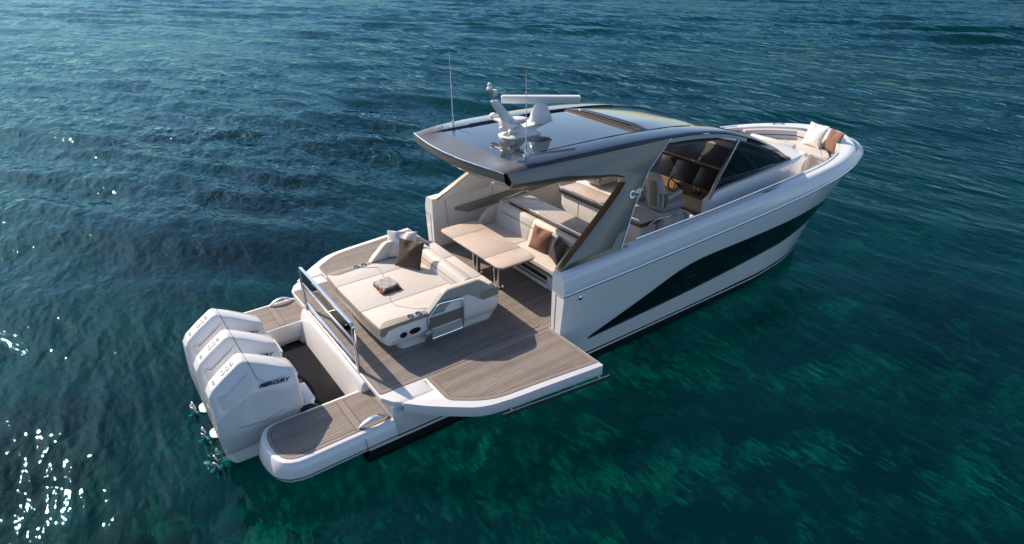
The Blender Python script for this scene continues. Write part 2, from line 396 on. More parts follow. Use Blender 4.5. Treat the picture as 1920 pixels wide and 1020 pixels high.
# ---------------- hull levels: (x, half breadth, z)
class Lev:
    def __init__(s, pts):
        s.x0, s.x1 = pts[0][0], pts[-1][0]
        s.fb = pchip([p[0] for p in pts], [p[1]**2 for p in pts]); s.fz = pchip([p[0] for p in pts], [p[2] for p in pts])
    def at(s, x): return math.sqrt(max(0, float(s.fb(x)))), float(s.fz(x))
    def row(s, N, sgn, x0=None, x1=None, tip=True):
        a = s.x0 if x0 is None else x0; b = s.x1 if x1 is None else x1; out = []
        for i in range(N):
            u = i/(N-1); f = 1-(1-u)**1.9
            x = a+(b-a)*f; y, z = s.at(x); out.append((x, sgn*y, z))
        return out
KEEL = Lev([(-1.9, .02, -1.55), (6, .02, -1.7), (9, .02, -1.45), (10.6, .01, -1.2), (11.2, 0, -1.0)])
CH = Lev([(-1.9, 1.92, -1.12), (7, 1.96, -1.15), (8.4, 1.82, -1.03), (9.6, 1.35, -1.02), (10.4, .85, -.98), (11.3, 0, -.95)])
WL = Lev([(-1.9, 2.0, -.78), (3, 2.05, -.82), (7, 2.05, -.83), (8.2, 1.97, -.82), (9.2, 1.74, -.81), (10.1, 1.34, -.8), (10.8, .86, -.8), (11.5, 0, -.8)])
WLU = Lev([(-1.9, 2.02, -.70), (3, 2.065, -.75), (7, 2.065, -.77), (8.2, 1.985, -.76), (9.2, 1.77, -.75), (10.1, 1.37, -.74), (10.8, .9, -.74), (11.55, 0, -.74)])
L3 = Lev([(-1.9, 2.08, -.49), (1, 2.12, -.43), (4.8, 2.14, -.36), (7.8, 2.07, -.28), (9.5, 1.80, -.20), (10.4, 1.5, -.15), (11.2, 1.02, -.12), (11.95, 0, -.10)])
LD = Lev([(-1.9, 2.06, -.38), (-1.45, 2.09, -.31), (-.9, 2.15, -.06), (1.5, 2.18, -.01), (5, 2.2, .02), (7.8, 2.13, .06), (9.5, 1.91, .1), (10.5, 1.6, .12), (11.4, 1.08, .14), (12.2, 0, .15)])
LM = Lev([(1.5, 2.22, .38), (5, 2.245, .42), (7.8, 2.19, .46), (9.5, 2.01, .5), (10.6, 1.75, .52), (11.5, 1.32, .55), (12.1, .85, .56), (12.65, 0, .57)])
RUB = Lev([(1.5, 2.25, .755), (3.4, 2.275, .80), (5.9, 2.26, .85), (7.85, 2.23, .90), (9.6, 2.13, .97), (10.6, 1.98, 1.0), (11.4, 1.78, 1.02), (12.04, 1.54, 1.03), (12.5, 1.26, 1.03), (12.9, .93, 1.03), (13.15, .55, 1.03), (13.25, 0, 1.03)])
SH2 = Lev([(1.5, 2.235, .93), (3.4, 2.245, .98), (5.9, 2.225, 1.03), (7.85, 2.17, 1.07), (9.6, 2.05, 1.11), (10.6, 1.89, 1.13), (11.4, 1.66, 1.14), (12.0, 1.37, 1.15), (12.45, 1.05, 1.15), (12.8, .70, 1.15), (13.0, .4, 1.15), (13.08, 0, 1.15)])
CAP = Lev([(1.5, 2.15, 1.085), (3, 2.15, 1.13), (5, 2.12, 1.18), (7, 2.06, 1.21), (8.8, 1.95, 1.225), (9.5, 1.91, 1.23), (10.2, 1.80, 1.23), (11, 1.60, 1.23), (11.6, 1.36, 1.235), (12.1, 1.08, 1.235), (12.5, .74, 1.24), (12.75, .4, 1.24), (12.85, 0, 1.24)])
CIN = Lev([(1.5, 1.945, 1.085), (3, 1.945, 1.13), (5, 1.95, 1.18), (7, 1.89, 1.21), (8.8, 1.78, 1.225), (9.5, 1.72, 1.23), (10.2, 1.60, 1.23), (11, 1.36, 1.23), (11.5, 1.12, 1.235), (11.9, .80, 1.235), (12.2, .45, 1.24), (12.35, 0, 1.24)])
LEVS = [KEEL, CH, WL, WLU, L3, LD, LM, RUB]
def hull_b(x, z):
    pts = sorted((L_.at(x)[::-1] for L_ in LEVS if L_.x0-.01 <= x < L_.x1), key=lambda p: p[0])
    return float(np.interp(z, [p[0] for p in pts], [p[1] for p in pts]))
N = 70
bm = BM()
def sec(Ls, N, x0=None):
    return [[L_.row(N, s, x0=x0) for L_ in Ls] for s in (-1, 1)]
for s in (-1, 1):
    loft(bm, [KEEL.row(N, s), CH.row(N, s), WL.row(N, s), WLU.row(N, s), L3.row(N, s), LD.row(N, s)], mif=lambda i, j: 1 if i < 2 else 0)
hull = None
bmesh.ops.holes_fill(bm, edges=[e for e in bm.edges if e.is_boundary and all(abs(v.co.x+1.9) < 1e-3 for v in e.verts)])
for s in (-1, 1):
    D = LD.row(N, s, x0=1.5); rows = [D, LM.row(N, s), RUB.row(N, s)]
    A, B = RUB.row(N, s), SH2.row(N, s); C = CAP.row(N, s)
    rows2 = [A]
    for t in (.33, .66): rows2.append([tuple(V(a)*(1-t)+V(b)*t+V((0, s*.012, 0))) for a, b in zip(A, B)])
    rows2.append(B)
    for t in (.25, .5, .75, .92):
        rr = []
        for a, b in zip(B, C):
            a, b = V(a), V(b); rr.append(tuple(V((a.x+(b.x-a.x)*t**1.5, a.y+(b.y-a.y)*t**1.6, a.z+(b.z-a.z)*math.sin(t*math.pi/2)))))
        rows2.append(rr)
    rows2 += [C, CIN.row(N, s)]
    loft(bm, rows); loft(bm, rows2)
    # aft end of the coaming
    e = [r[0] for r in rows]+[r[0] for r in rows2[1:]]+[(1.5, s*1.945, -.01)]
    face(bm, [bm.verts.new(p) for p in e])
hull = build('hull', bm, [HULL, ANTIF], Y, smooth=24)
for s in (-1, 1):
    b_ = BM(); box(b_, -1.525, -.86, s*1.28, s*2.10, -.62, -.09); build('quarter_block', b_, GEL, hull, bevel=.01)
hull['label'] = 'glossy white hull with long dark side windows'
# sub-parts of the hull
for s in (-1, 1):
    xs = np.linspace(2.2, 11.15, 60)
    top = pchip([2.2, 2.63, 3.55, 4.40, 4.68, 4.98, 5.5, 6.8, 8.5, 10.17, 11.15], [-.335, -.20, .09, .355, .405, .43, .44, .42, .405, .335, .10])
    bot = pchip([2.2, 4.4, 6.2, 7.8, 9.3, 10.4, 11.15], [-.345, -.275, -.20, -.13, -.02, .03, .085])
    b_ = BM(); rows = []
    for x in xs:
        zb, zt = float(bot(x)), float(top(x)); zt = max(zt, zb+.004)
        rows.append([(x, s*(hull_b(x, zb+(zt-zb)*t)+.007), zb+(zt-zb)*t) for t in np.linspace(0, 1, 6)])
    loft(b_, rows); win = build('hull_window', b_, HULLW, hull)
    b_ = BM()
    rows = [[(x, s*(hull_b(x, float(bot(x)))+.009), float(bot(x))-.002), (x, s*(hull_b(x, float(bot(x))-.035)+.012), float(bot(x))-.035)] for x in xs]
    loft(b_, rows); build('window_sill', b_, DSTEEL, hull)
    for x in (4.02, 6.55):                                             # pane joints
        pass
    for x in (3.96, 6.75):
        b_ = BM(); zb, zt = float(bot(x)), float(top(x+.25))
        tube(b_, [(x+.25*t, s*(hull_b(x+.25*t, zb+(zt-zb)*t)+.008), zb+(zt-zb)*t) for t in (0, .5, 1)], .005, 6); build('pane_joint', b_, DARK, hull)
    for x, zc in ((4.75, .0), (10.15, .19)):
        b_ = BM(); ring = []
        for k in range(24):
            a = 2*math.pi*k/24; xx = x+.15*math.cos(a)+.05*math.sin(a); zz = zc+.085*math.sin(a); ring.append((xx, s*(hull_b(xx, zz)+.011), zz))
        tube(b_, ring, .011, 6, closed=True); build('porthole', b_, DARK, hull)
    b_ = BM(); R_ = RUB.row(90, s)
    tube(b_, [(p[0], p[1]+s*.006, p[2]+.012) for p in R_], .014, 6); build('rub_rail', b_, CHROME, hull)
    b_ = BM(); loft(b_, [[(x, s*(hull_b(x, RUB.at(x)[1]-dz)+.004), RUB.at(x)[1]-dz) for x in np.linspace(1.5, 12.9, 80)] for dz in (.008, .024)])
    build('pinstripe', b_, DARK, hull)
    b_ = BM(); loft(b_, [[(p[0], p[1]+s*.006, p[2]+dz) for p in WLU.row(90, s)] for dz in (-.012, -.042)])
    build('boot_stripe', b_, GEL, hull)
    b_ = BM(); loft(b_, [[(p[0], p[1]+s*.004, p[2]+dz) for p in WLU.row(90, s)] for dz in (.045, -.012)])
    build('boot_stripe', b_, ANTIF, hull)
    b_ = BM(); lathe(b_, [(0, 0), (.035, .0), (.045, .008), (.03, .02), (0, .024)] if s > 0 else [(0, -.024), (.03, -.02), (.045, -.008), (.035, 0), (0, 0)], (1.86, s*2.243, .62), ax='y')
    build('deck_filler', b_, CHROME, hull)
    b_ = BM()                                                           # seam of the little door in the coaming end
    tube(b_, [(1.497, s*2.03, .02), (1.497, s*2.05, .72), (1.497, s*2.235, .72)], .004, 5); build('door_seam', b_, LINE, hull)
# ---------------- inner liner, soles
liner = BM()
for s in (-1, 1):
    for x0, x1, zf in ((1.5, 6.0, 0.0), (6.0, 12.35, .45)):
        xs = [x0+(x1-x0)*(1-(1-i/39)**1.7) for i in range(40)] if x1 > 12 else list(np.linspace(x0, x1, 30))
        loft(liner, [[(x, s*CIN.at(x)[0], CIN.at(x)[1]) for x in xs], [(x, s*max(0, CIN.at(x)[0]-.012), zf) for x in xs]])
ln = build('coaming_liner', liner, GELM, Y)
for s in (-1, 1):                                                      # padded bolster on the inner wall
    b_ = BM(); o = [(2.02, .74), (2.35, .62), (5.5, .80), (5.5, .98), (2.02, .80)]
    prism(b_, o, s*1.90, s*1.945, ax='y'); build('side_bolster', b_, TAUPE, ln, bevel=.015)
for s in (-1, 1):
    b_ = BM(); tube(b_, [(1.8, s*1.936, 1.02), (1.86, s*1.936, .38), (3.0, s*1.936, .42), (3.0, s*1.936, 1.05)], .004, 5); build('hatch_seam', b_, LINE, ln)
for s in (-1, 1):
    b_ = BM()
    for x in (2.88, 3.03):
        b_ = BM(); lathe(b_, [(.045, 0), (.045, .014), (.03, .02), (.03, .008), (0, .008)], (x, s*2.04, 1.125)); build('deck_filler', b_, DSTEEL, hull)
    b_ = BM(); tube(b_, [(x, s*(CIN.at(x)[0]+.035), CIN.at(x)[1]+.035) for x in np.linspace(3.35, 10.9, 40)], .014, 8)
    for x in (4.4, 6.1, 8.0, 9.6): tube(b_, [(x, s*(CIN.at(x)[0]+.035), CIN.at(x)[1]-.02), (x, s*(CIN.at(x)[0]+.035), CIN.at(x)[1]+.03)], .009, 6)
    build('grab_rail', b_, CHROME, hull)
    b_ = BM(); prism(b_, fillet([(7.05, s*1.90), (7.75, s*1.87), (7.75, s*2.02), (7.05, s*2.05)], .05), 1.20, 1.222); build('boarding_step', b_, DSTEEL, hull)
b_ = BM()
prism(b_, [(-1.60, -1.9), (-1.5, -2.08), (-1.40, -2.16), (-.9, -2.17), (-.9, -1.93), (6.05, -1.93), (6.05, 1.93), (-.9, 1.93), (-.9, 2.17), (-1.40, 2.16), (-1.5, 2.08), (-1.60, 1.9)], -.10, -.006)
deck = build('aft_deck', b_, GEL, Y, bevel=.02)
def teak_panel(name, raw, rad, z, parent, border=.07, th=.010):
    b = BM(); rl = rad if isinstance(rad, (list, tuple)) else [rad]*len(raw)
    f_ = lambda pts, d: fillet(pts, [max(r-d, .004) for r in rl], 5)
    out = f_(raw, 0); i1 = f_(inset(raw, border), border); i2 = f_(inset(raw, border+.008), border+.008)
    vo0 = [b.verts.new((p[0], p[1], z-th)) for p in out]; vo = [b.verts.new((p[0], p[1], z)) for p in out]
    a = [b.verts.new((p[0], p[1], z)) for p in i1]; c = [b.verts.new((p[0], p[1], z)) for p in i2]; n_ = len(out)
    for i in range(n_):
        j = (i+1) % n_
        face(b, [vo0[i], vo0[j], vo[j], vo[i]], 1); face(b, [vo[i], vo[j], a[j], a[i]], 1); face(b, [a[i], a[j], c[j], c[i]], 2)
    face(b, c, 0)
    return build(name, b, [TEAK, TEAKB, LINE], parent)
teak_panel('teak_sole', [(-1.585, -1.84), (-.90, -1.86), (3.0, -1.90), (3.0, 1.90), (-.90, 1.86), (-1.585, 1.84)], [.05, 0, 0, 0, 0, .05], .004, deck, .09)
def frame_inlay(out, z, parent, wd=.05):
    b = BM(); rings = [out, inset(out, .007), inset(out, wd), inset(out, wd+.007)]
    vs = [[b.verts.new((p[0], p[1], z)) for p in r] for r in rings]
    for k in range(3):
        for i in range(len(out)):
            j = (i+1) % len(out); face(b, [vs[k][i], vs[k][j], vs[k+1][j], vs[k+1][i]], 1 if k != 1 else 0)
    build('deck_hatch', b, [TEAKB, LINE], parent)
frame_inlay(fillet([(-.36, -1.20), (.95, -1.20), (.95, -1.74), (-.36, -1.74)], .09), .0085, deck)
frame_inlay(fillet([(1.05, -.95), (1.42, -.95), (1.42, -1.78), (1.05, -1.78)], .08), .0085, deck)
frame_inlay(fillet([(-.36, 1.20), (.95, 1.20), (.95, 1.74), (-.36, 1.74)], .09), .0085, deck)
b_ = BM(); box(b_, 3.0, 6.3, -1.93, 1.93, -.05, .02); build('cabin_sole', b_, M('sole_vinyl', (.42, .34, .26), .55, var=(5, .2)), deck)
b_ = BM()
xs = [6.0+(12.3-6.0)*(1-(1-i/39)**1.7) for i in range(40)]
prism(b_, [(x, -max(.02, CIN.at(x)[0]-.012)) for x in xs]+[(x, max(.02, CIN.at(x)[0]-.012)) for x in xs[::-1]], .35, .455); build('foredeck_sole', b_, GELM, Y)
# ---------------- transom, engine well, platforms
b_ = BM()
prof = [(-1.60, -.10), (-1.64, -.14), (-1.78, -.60), (-1.78, -.95), (-1.5, -.95), (-1.5, -.10)]
prism(b_, prof, -1.32, 1.32, ax='y'); tr_ = build('transom', b_, GEL, Y, bevel=.025)
b_ = BM(); prism(b_, fillet([(-1.70, -.94), (-2.42, -.96), (-2.42, .96), (-1.70, .94)], .10), -.64, -.56); build('splash_well_mat', b_, MAT, tr_, bevel=.01)
b_ = BM(); tube(b_, [(-1.70, -1.0, -.545), (-1.72, 0, -.535), (-1.70, 1.0, -.545)], .022, 8); build('well_trim', b_, DSTEEL, tr_)
b_ = BM(); box(b_, -2.62, -1.60, -1.2, 1.2, -.95, -.66); build('engine_bracket', b_, MATS, tr_, bevel=.03)
for y in (-.74, 0, .74):
    b_ = BM(); prism(b_, [(-2.62, -.66), (-2.35, -.56), (-2.25, -.30), (-2.36, -.28), (-2.62, -.50)], y-.24, y+.24, ax='y'); build('mount_plate', b_, GEL, tr_, bevel=.02)
PL_R, PL_D = [(-1.53, -1.27), (-3.05, -1.22), (-3.14, -1.55), (-3.06, -2.07), (-1.50, -2.07)], [.0, .22, .2, .26, .06]
PL_T = fillet(PL_R, PL_D, 5)
for s in (-1, 1):
    T = PL_T if s < 0 else mir(PL_T)
    b_ = BM(); rings = []
    def ringz(d, z, push=0):
        o_ = inset(T, -d) if d else T
        return [((max(p[0], -9) if p[0] < -1.6 else -1.53), (s*max(1.2, abs(p[1]))), z) for p in o_]
    loft(b_, [ringz(.02, -.66), ringz(.03, -.575), ringz(.115, -.572), ringz(.130, -.56), ringz(.150, -.505), ringz(.152, -.49), ringz(.080, -.310), ringz(.062, -.288), ringz(.04, -.281), ringz(.02, -.28)], closed=True, caps=True)
    pf = build('swim_platform', b_, GEL, Y, smooth=30)
    teak_panel('teak_panel', PL_R if s < 0 else mir(PL_R), PL_D if s < 0 else PL_D[::-1], -.272, pf, .055)
    b_ = BM()
    for x in (-2.06, -1.95): tube(b_, [(x, s*1.29, -.268), (x, s*2.04, -.268)], .004, 5)
    prism(b_, [(-2.055, s*1.28), (-1.955, s*1.28), (-1.955, s*2.05), (-2.055, s*2.05)], -.274, -.268, mi=1)
    build('cross_plank', b_, [LINE, TEAKB], pf)
    b_ = BM(); rr = ringz(.1545, -.489); ru = ringz(.1535, -.506)
    rr = [p for p in rr if abs(p[1]) > 1.25]; ru = [p for p in ru if abs(p[1]) > 1.25]
    loft(b_, [rr, ru]); build('pinstripe', b_, DARK, pf)
    b_ = BM(); tube(b_, [(-2.0, s*2.03, -.35), (-2.0, s*2.16, -.35), (-2.0, s*2.222, -.42), (-2.0, s*2.222, -.60)], .004, 5); build('moulding_seam', b_, LINE, pf)
    b_ = BM(); q = [(-2.02+.46*t, s*(2.02+.015*math.sin(t*math.pi)), -.255+.075*math.sin(t*math.pi)) for t in np.linspace(0, 1, 12)]
    tube(b_, q, [.018+.028*math.sin(math.pi*min(1, max(0, t))) for t in np.linspace(0, 1, 12)], 8, flat=.5); build('cleat', b_, CHROME, pf)
    b_ = BM()
    loft(b_, [[(-1.50, s*2.07, -.30), (-1.42, s*2.15, -.03)], [(-1.2, s*2.12, -.27), (-1.1, s*2.17, -.01)], [(-.88, s*2.14, -.2), (-.88, s*2.18, -.01)]])
    build('quarter_moulding', b_, GEL, pf)
# ---------------- fold-down terraces
TO = [(-.88, -1.90), (-.88, -2.20), (-1.40, -2.19), (-1.18, -2.42), (-.92, -2.64), (-.61, -2.88), (-.41, -2.965), (-.06, -3.03), (.49, -3.09), (1.515, -3.215), (1.51, -1.90)]
TO = fillet(TO, [0, .02, .03, .1, .1, .1, .1, .1, .1, .03, 0], 4)
TT, TD = [(-.855, -1.875), (-.855, -2.51), (-.36, -2.885), (.49, -2.975), (1.495, -3.105), (1.495, -1.91)], [0, .10, .30, .2, 0, 0]
for s in (-1, 1):
    o_ = TO if s < 0 else mir(TO)
    b_ = BM(); prism(b_, o_, -.175, -.004); te = build('fold_down_terrace', b_, GEL, Y, bevel=.014)
    teak_panel('teak_panel', TT if s < 0 else mir(TT), TD if s < 0 else TD[::-1], .004, te, .075)
    b_ = BM(); tube(b_, [(-.28, s*3.05, -.205), (.6, s*3.155, -.215), (1.60, s*3.27, -.225)], .032, 10); build('fender_bar', b_, DARK, te)
    b_ = BM(); tube(b_, [(-.28, s*3.05, -.180), (.6, s*3.155, -.190), (1.60, s*3.27, -.20)], .012, 8)
    for x, y in ((-.12, 3.05), (1.42, 3.23)): tube(b_, [(x, s*(y-.10), -.13), (x, s*(y+.02), -.19)], .016, 8)
    build('fender_bracket', b_, DSTEEL, te)
# ---------------- transom rail with smoked glass between the two upper bars
b_ = BM()
pth = fillet([(-1.585, 1.126, .0), (-1.585, 1.126, .815), (-1.585, -1.126, .815), (-1.585, -1.126, .0)], .07, 5, closed=False)
tube(b_, pth, .024, 4, square=True)
for z in (.50, .115): tube(b_, [(-1.585, 1.126, z), (-1.585, -1.126, z)], .020, 4, square=True)
for y in (.85, .3, -.3, -.85): tube(b_, [(-1.585, y, .0), (-1.585, y, .11)], .010, 8)
rail = build('transom_rail', b_, CHROME, Y, bevel=.006)
b_ = BM(); box(b_, -1.589, -1.581, -1.10, 1.10, .52, .79); build('glass_panel', b_, SMOKE, rail)
# ---------------- outboard engines
def make_engine():
    b = BM()
    # stations along x: (x, z_top, top half width, shoulder half width, shoulder z, flank half width, bottom z)
    st = [(-2.36, .16, .13, .21, .06, .255, -.20), (-2.40, .30, .15, .24, .14, .285, -.24), (-2.55, .385, .155, .26, .20, .305, -.26), (-2.80, .545, .15, .27, .29, .31, -.28),
          (-3.02, .665, .135, .265, .34, .31, -.30), (-3.08, .655, .132, .26, .33, .31, -.31), (-3.30, .505, .13, .25, .22, .305, -.32), (-3.48, .365, .125, .235, .12, .29, -.33), (-3.545, .26, .115, .215, .02, .265, -.33), (-3.56, .10, .09, .18, -.08, .23, -.32)]
    rows = []
    for x, zt, wt, ws, zs, wf, zb in st:
        h = [(0, zt+.006), (wt*.7, zt+.004), (wt, zt-.006), (wt+.25*(ws-wt), zt-.05-.1*(zt-.05-zs)), (ws, zs), (wf, zs-.12), (wf+.004, (zs+zb)/2-.06), (wf-.004, zb), (wf-.03, zb-.10), (wf*.78, zb-.28), (wf*.62, zb-.42), (0, zb-.46)]
        h = [(x+(.02 if k > 8 else 0), y_, z_) for k, (y_, z_) in enumerate(h)]
        rows.append([(p[0], -p[1], p[2]) for p in h]+[p for p in h[::-1]][1:-1])
    loft(b, rows, closed=True, caps=True)
    e = build('outboard_engine', b, GEL, Y, bevel=.012, ang=17, smooth=24); e.location = (-.07, 0, 0)
    # scooped panels on the aft shoulders
    for s in (-1, 1):
        b = BM(); loft(b, [[(-3.00, s*.205, .54), (-3.0, s*.285, .34)], [(-3.06, s*.245, .49), (-3.06, s*.312, .30)], [(-3.36, s*.238, .28), (-3.36, s*.300, .10)], [(-3.44, s*.190, .29), (-3.44, s*.262, .08)]]); build('shoulder_panel', b, GELM, e)
    b = BM()
    tube(b, [(-2.965, .135, .640), (-2.965, -.135, .640)], .0035, 5)
    for s in (-1, 1): tube(b, [(-2.965, s*.135, .645), (-2.945, s*.19, .535), (-2.91, s*.258, .385), (-2.85, s*.272, .345)], .0035, 5)
    build('hood_seam', b, LINE, e)
    for s in (-1, 1):
        b = BM(); tube(b, [(-2.39, s*.283, -.12), (-2.7, s*.306, -.24), (-2.95, s*.308, -.30), (-3.2, s*.308, -.27), (-3.5, s*.285, -.22)], .004, 5); build('lower_seam', b, LINE, e)
    b = BM()                                                            # midsection, cavitation plate, gearcase
    loft(b, [[(-2.75, -.20, z), (-3.44, -.17, z), (-3.53, 0, z), (-3.44, .17, z), (-2.75, .20, z), (-2.62, 0, z)] if z > -.96 else
             [(-2.85, -.10, z), (-3.35, -.09, z), (-3.46, 0, z), (-3.35, .09, z), (-2.85, .10, z), (-2.74, 0, z)] for z in (-.55, -.70, -.82, -.95, -1.05, -1.3)], closed=True, caps=True)
    prism(b, fillet([(-2.85, -.13), (-3.50, -.16), (-3.60, -.10), (-3.60, .10), (-3.50, .16), (-2.85, .13)], .06), -1.02, -.995)
    build('midsection', b, GEL, e, bevel=.012)
    b = BM(); tube(b, [(-2.8, 0, -1.18), (-3.0, 0, -1.18), (-3.4, 0, -1.18), (-3.6, 0, -1.18)], [.03, .09, .10, .07], 12); build('gearcase', b, PLAST, e)
    b = BM()
    for k in range(4):                                                  # blades
        a0 = k*math.pi/2+.5; rows = []
        for t in np.linspace(.05, .25, 7):
            wdt = .16*math.sin(min(1, (t-.03)/.235)*math.pi*.62+.35); tw = .75-1.6*t
            r_ = []
            for q in (-1, -.3, .4, 1):
                a = a0+q*wdt*.5/max(t, .09)*math.cos(tw)
                r_.append((-3.66+q*wdt*.5*math.sin(tw)-.25*t*t-.02*(q*q), t*math.cos(a), -1.10+t*math.sin(a)))
            rows.append(r_)
        loft(b, rows)
    lathe(b, [(.0, -3.80), (.05, -3.78), (.065, -3.62), (.06, -3.55), (0, -3.55)], (0, 0, -1.10), ax='x')
    pr = build('propeller', b, M('propeller_steel', (.74, .73, .71), .38, metal=.7), e)
    sm = pr.modifiers.new('thickness', 'SOLIDIFY'); sm.thickness = .008
    b = BM(); tube(b, [(-2.42, -.20, -.42), (-2.30, -.23, -.44), (-2.18, -.24, -.50)], [.075, .085, .06], 12); build('rigging_boot', b, DARK, e)
    text('lettering', 'MERCURY', .088, (-2.72, -.302, .27), (1, .01, -.135), (.0, -.05, 1), INK, e, shear=.35, bold=.004, ext=.003, sx=1.0)
    text('lettering', 'MERCURY', .088, (-2.72, .302, .27), (-1, .01, .135), (.0, .05, 1), INK, e, shear=.35, bold=.004, ext=.003, sx=1.0)
    sl_ = V((-.22, 0, -.15)).normalized()
    text('emblem', '600', .135, (-3.225, -.005, .567), sl_, (0, -1, 0), EMB, e, bold=.001, ext=.003, sx=1.18)
    text('emblem', 'V12', .062, (-3.435, -.005, .412), (0, -1, 0), -sl_, DSTEEL, e, shear=.25, ext=.002)
    return e
E0 = make_engine()
for dy in (-.74, .74): copy_tree(E0, Y, (0, dy, 0))
# ---------------- sun pad
b_ = BM()
def pad_out(x0, hw, x1=1.0, bow=.05): return [(x0, -hw), (x0-bow*.7, -hw*.5), (x0-bow, 0), (x0-bow*.7, hw*.5), (x0, hw), (x1, hw+.05), (x1, -hw-.05)]
rows = []
for x0, hw, z, x1 in ((-.82, 1.02, .0, .90), (-.84, 1.04, .10, .96), (-.88, 1.06, .165, .985), (-1.06, 1.085, .19, .99), (-1.12, 1.11, .27, 1.0), (-1.15, 1.115, .40, 1.01), (-1.13, 1.105, .50, 1.01)):
    o_ = fillet(pad_out(x0, hw, x1), .10, 4); rows.append([(p[0], p[1], z) for p in o_])
loft(b_, rows, closed=True, caps=True)
sp = build('sun_pad', b_, GEL, Y, smooth=38)
def slab(name, out, z0, z1, mat, parent, bev=.02, seg=3):
    b = BM(); prism(b, out, z0, z1); return build(name, b, mat, parent, bevel=bev, seg=seg, ang=50)
# cushion in three strips, each a cream top between taupe ends
for y0, y1 in ((-1.10, -.455), (-.445, .535), (.545, 1.10)):
    x0a = -1.165+.0; o_ = [(-1.15 if abs(y0) > 1 else -1.185, y0), (-1.15 if abs(y1) > 1 else -1.185, y1), (.45, y1), (.45, y0)]
    o_ = fillet(o_, [.05 if abs(y0) > 1 else .01, .05 if abs(y1) > 1 else .01, .0, .0])
    slab('cushion', o_, .405, .556, VINYL, sp, .028)
# taupe bands along the two sides and across the aft face (a few mm proud of the cream)
for s in (-1, 1):
    b_ = BM()
    prism(b_, fillet([(-1.155, s*1.105), (-.38, s*1.108), (.1, s*1.112), (.1, s*.985), (-.40, s*.985), (-.85, s*.94), (-1.0, s*.93), (-1.10, s*.99), (-1.155, s*1.06)], .03), .54, .5605)
    prism(b_, [(-1.152, s*1.06), (-1.152, s*1.1085), (.1, s*1.115), (.1, s*1.06)], .41, .545)
    build('side_band', b_, TAUPE, sp, bevel=.008)
b_ = BM()
for y0, y1 in ((-1.08, -.46), (-.44, .53), (.55, 1.08)):
    n_ = 8; rows = []
    for k in range(n_+1):
        y = y0+(y1-y0)*k/n_; x = -1.153-.035*(1-min(1, abs(y)/1.1)**4)
        rows.append([(x-.004, y, .41), (x-.006, y, .47), (x-.004, y, .525)])
    loft(b_, rows)
build('aft_band', b_, M('beige_band', (.40, .35, .30), .6, bump=[(300, .001)]), sp)
b_ = BM()                                                               # stitched fold line across the pad
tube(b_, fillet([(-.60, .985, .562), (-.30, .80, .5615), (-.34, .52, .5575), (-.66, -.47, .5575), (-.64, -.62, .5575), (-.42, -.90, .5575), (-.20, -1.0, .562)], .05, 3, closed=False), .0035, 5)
build('fold_seam', b_, M('fold_taupe', (.17, .15, .13), .8), sp)  # dark taupe of the seam itself
# backrest bolster
b_ = BM()
pr_ = fillet([(.42, .55), (.44, .64), (.50, .75), (.58, .775), (.68, .755), (.72, .55)], [.0, .02, .04, .05, .04, 0], 4)
prism(b_, pr_, -.84, .95, ax='y'); br = build('backrest', b_, VINYL, sp, bevel=.012, seg=2, ang=60)
b_ = BM(); tube(b_, [(.448, -.80, .655), (.448, .9, .655)], .006, 6); build('piping', b_, TAN, br)
b_ = BM(); prism(b_, fillet([(.46, .57), (.49, .735), (.58, .765), (.67, .745), (.70, .57)], .03), -.853, -.838, ax='y'); build('end_panel', b_, GREYV, br, bevel=.004)
slab('rear_ledge', fillet([(.62, -1.16), (1.02, -1.16), (1.02, 1.16), (.62, 1.16)], .08), .46, .615, TAUPE, sp, .03)
for y0, y1 in ((-1.0, -.66), (-.65, .28), (.29, 1.0)): slab('ledge_cushion', [(.70, y0), (.99, y0), (.99, y1), (.70, y1)], .60, .628, VINYL, sp, .012)
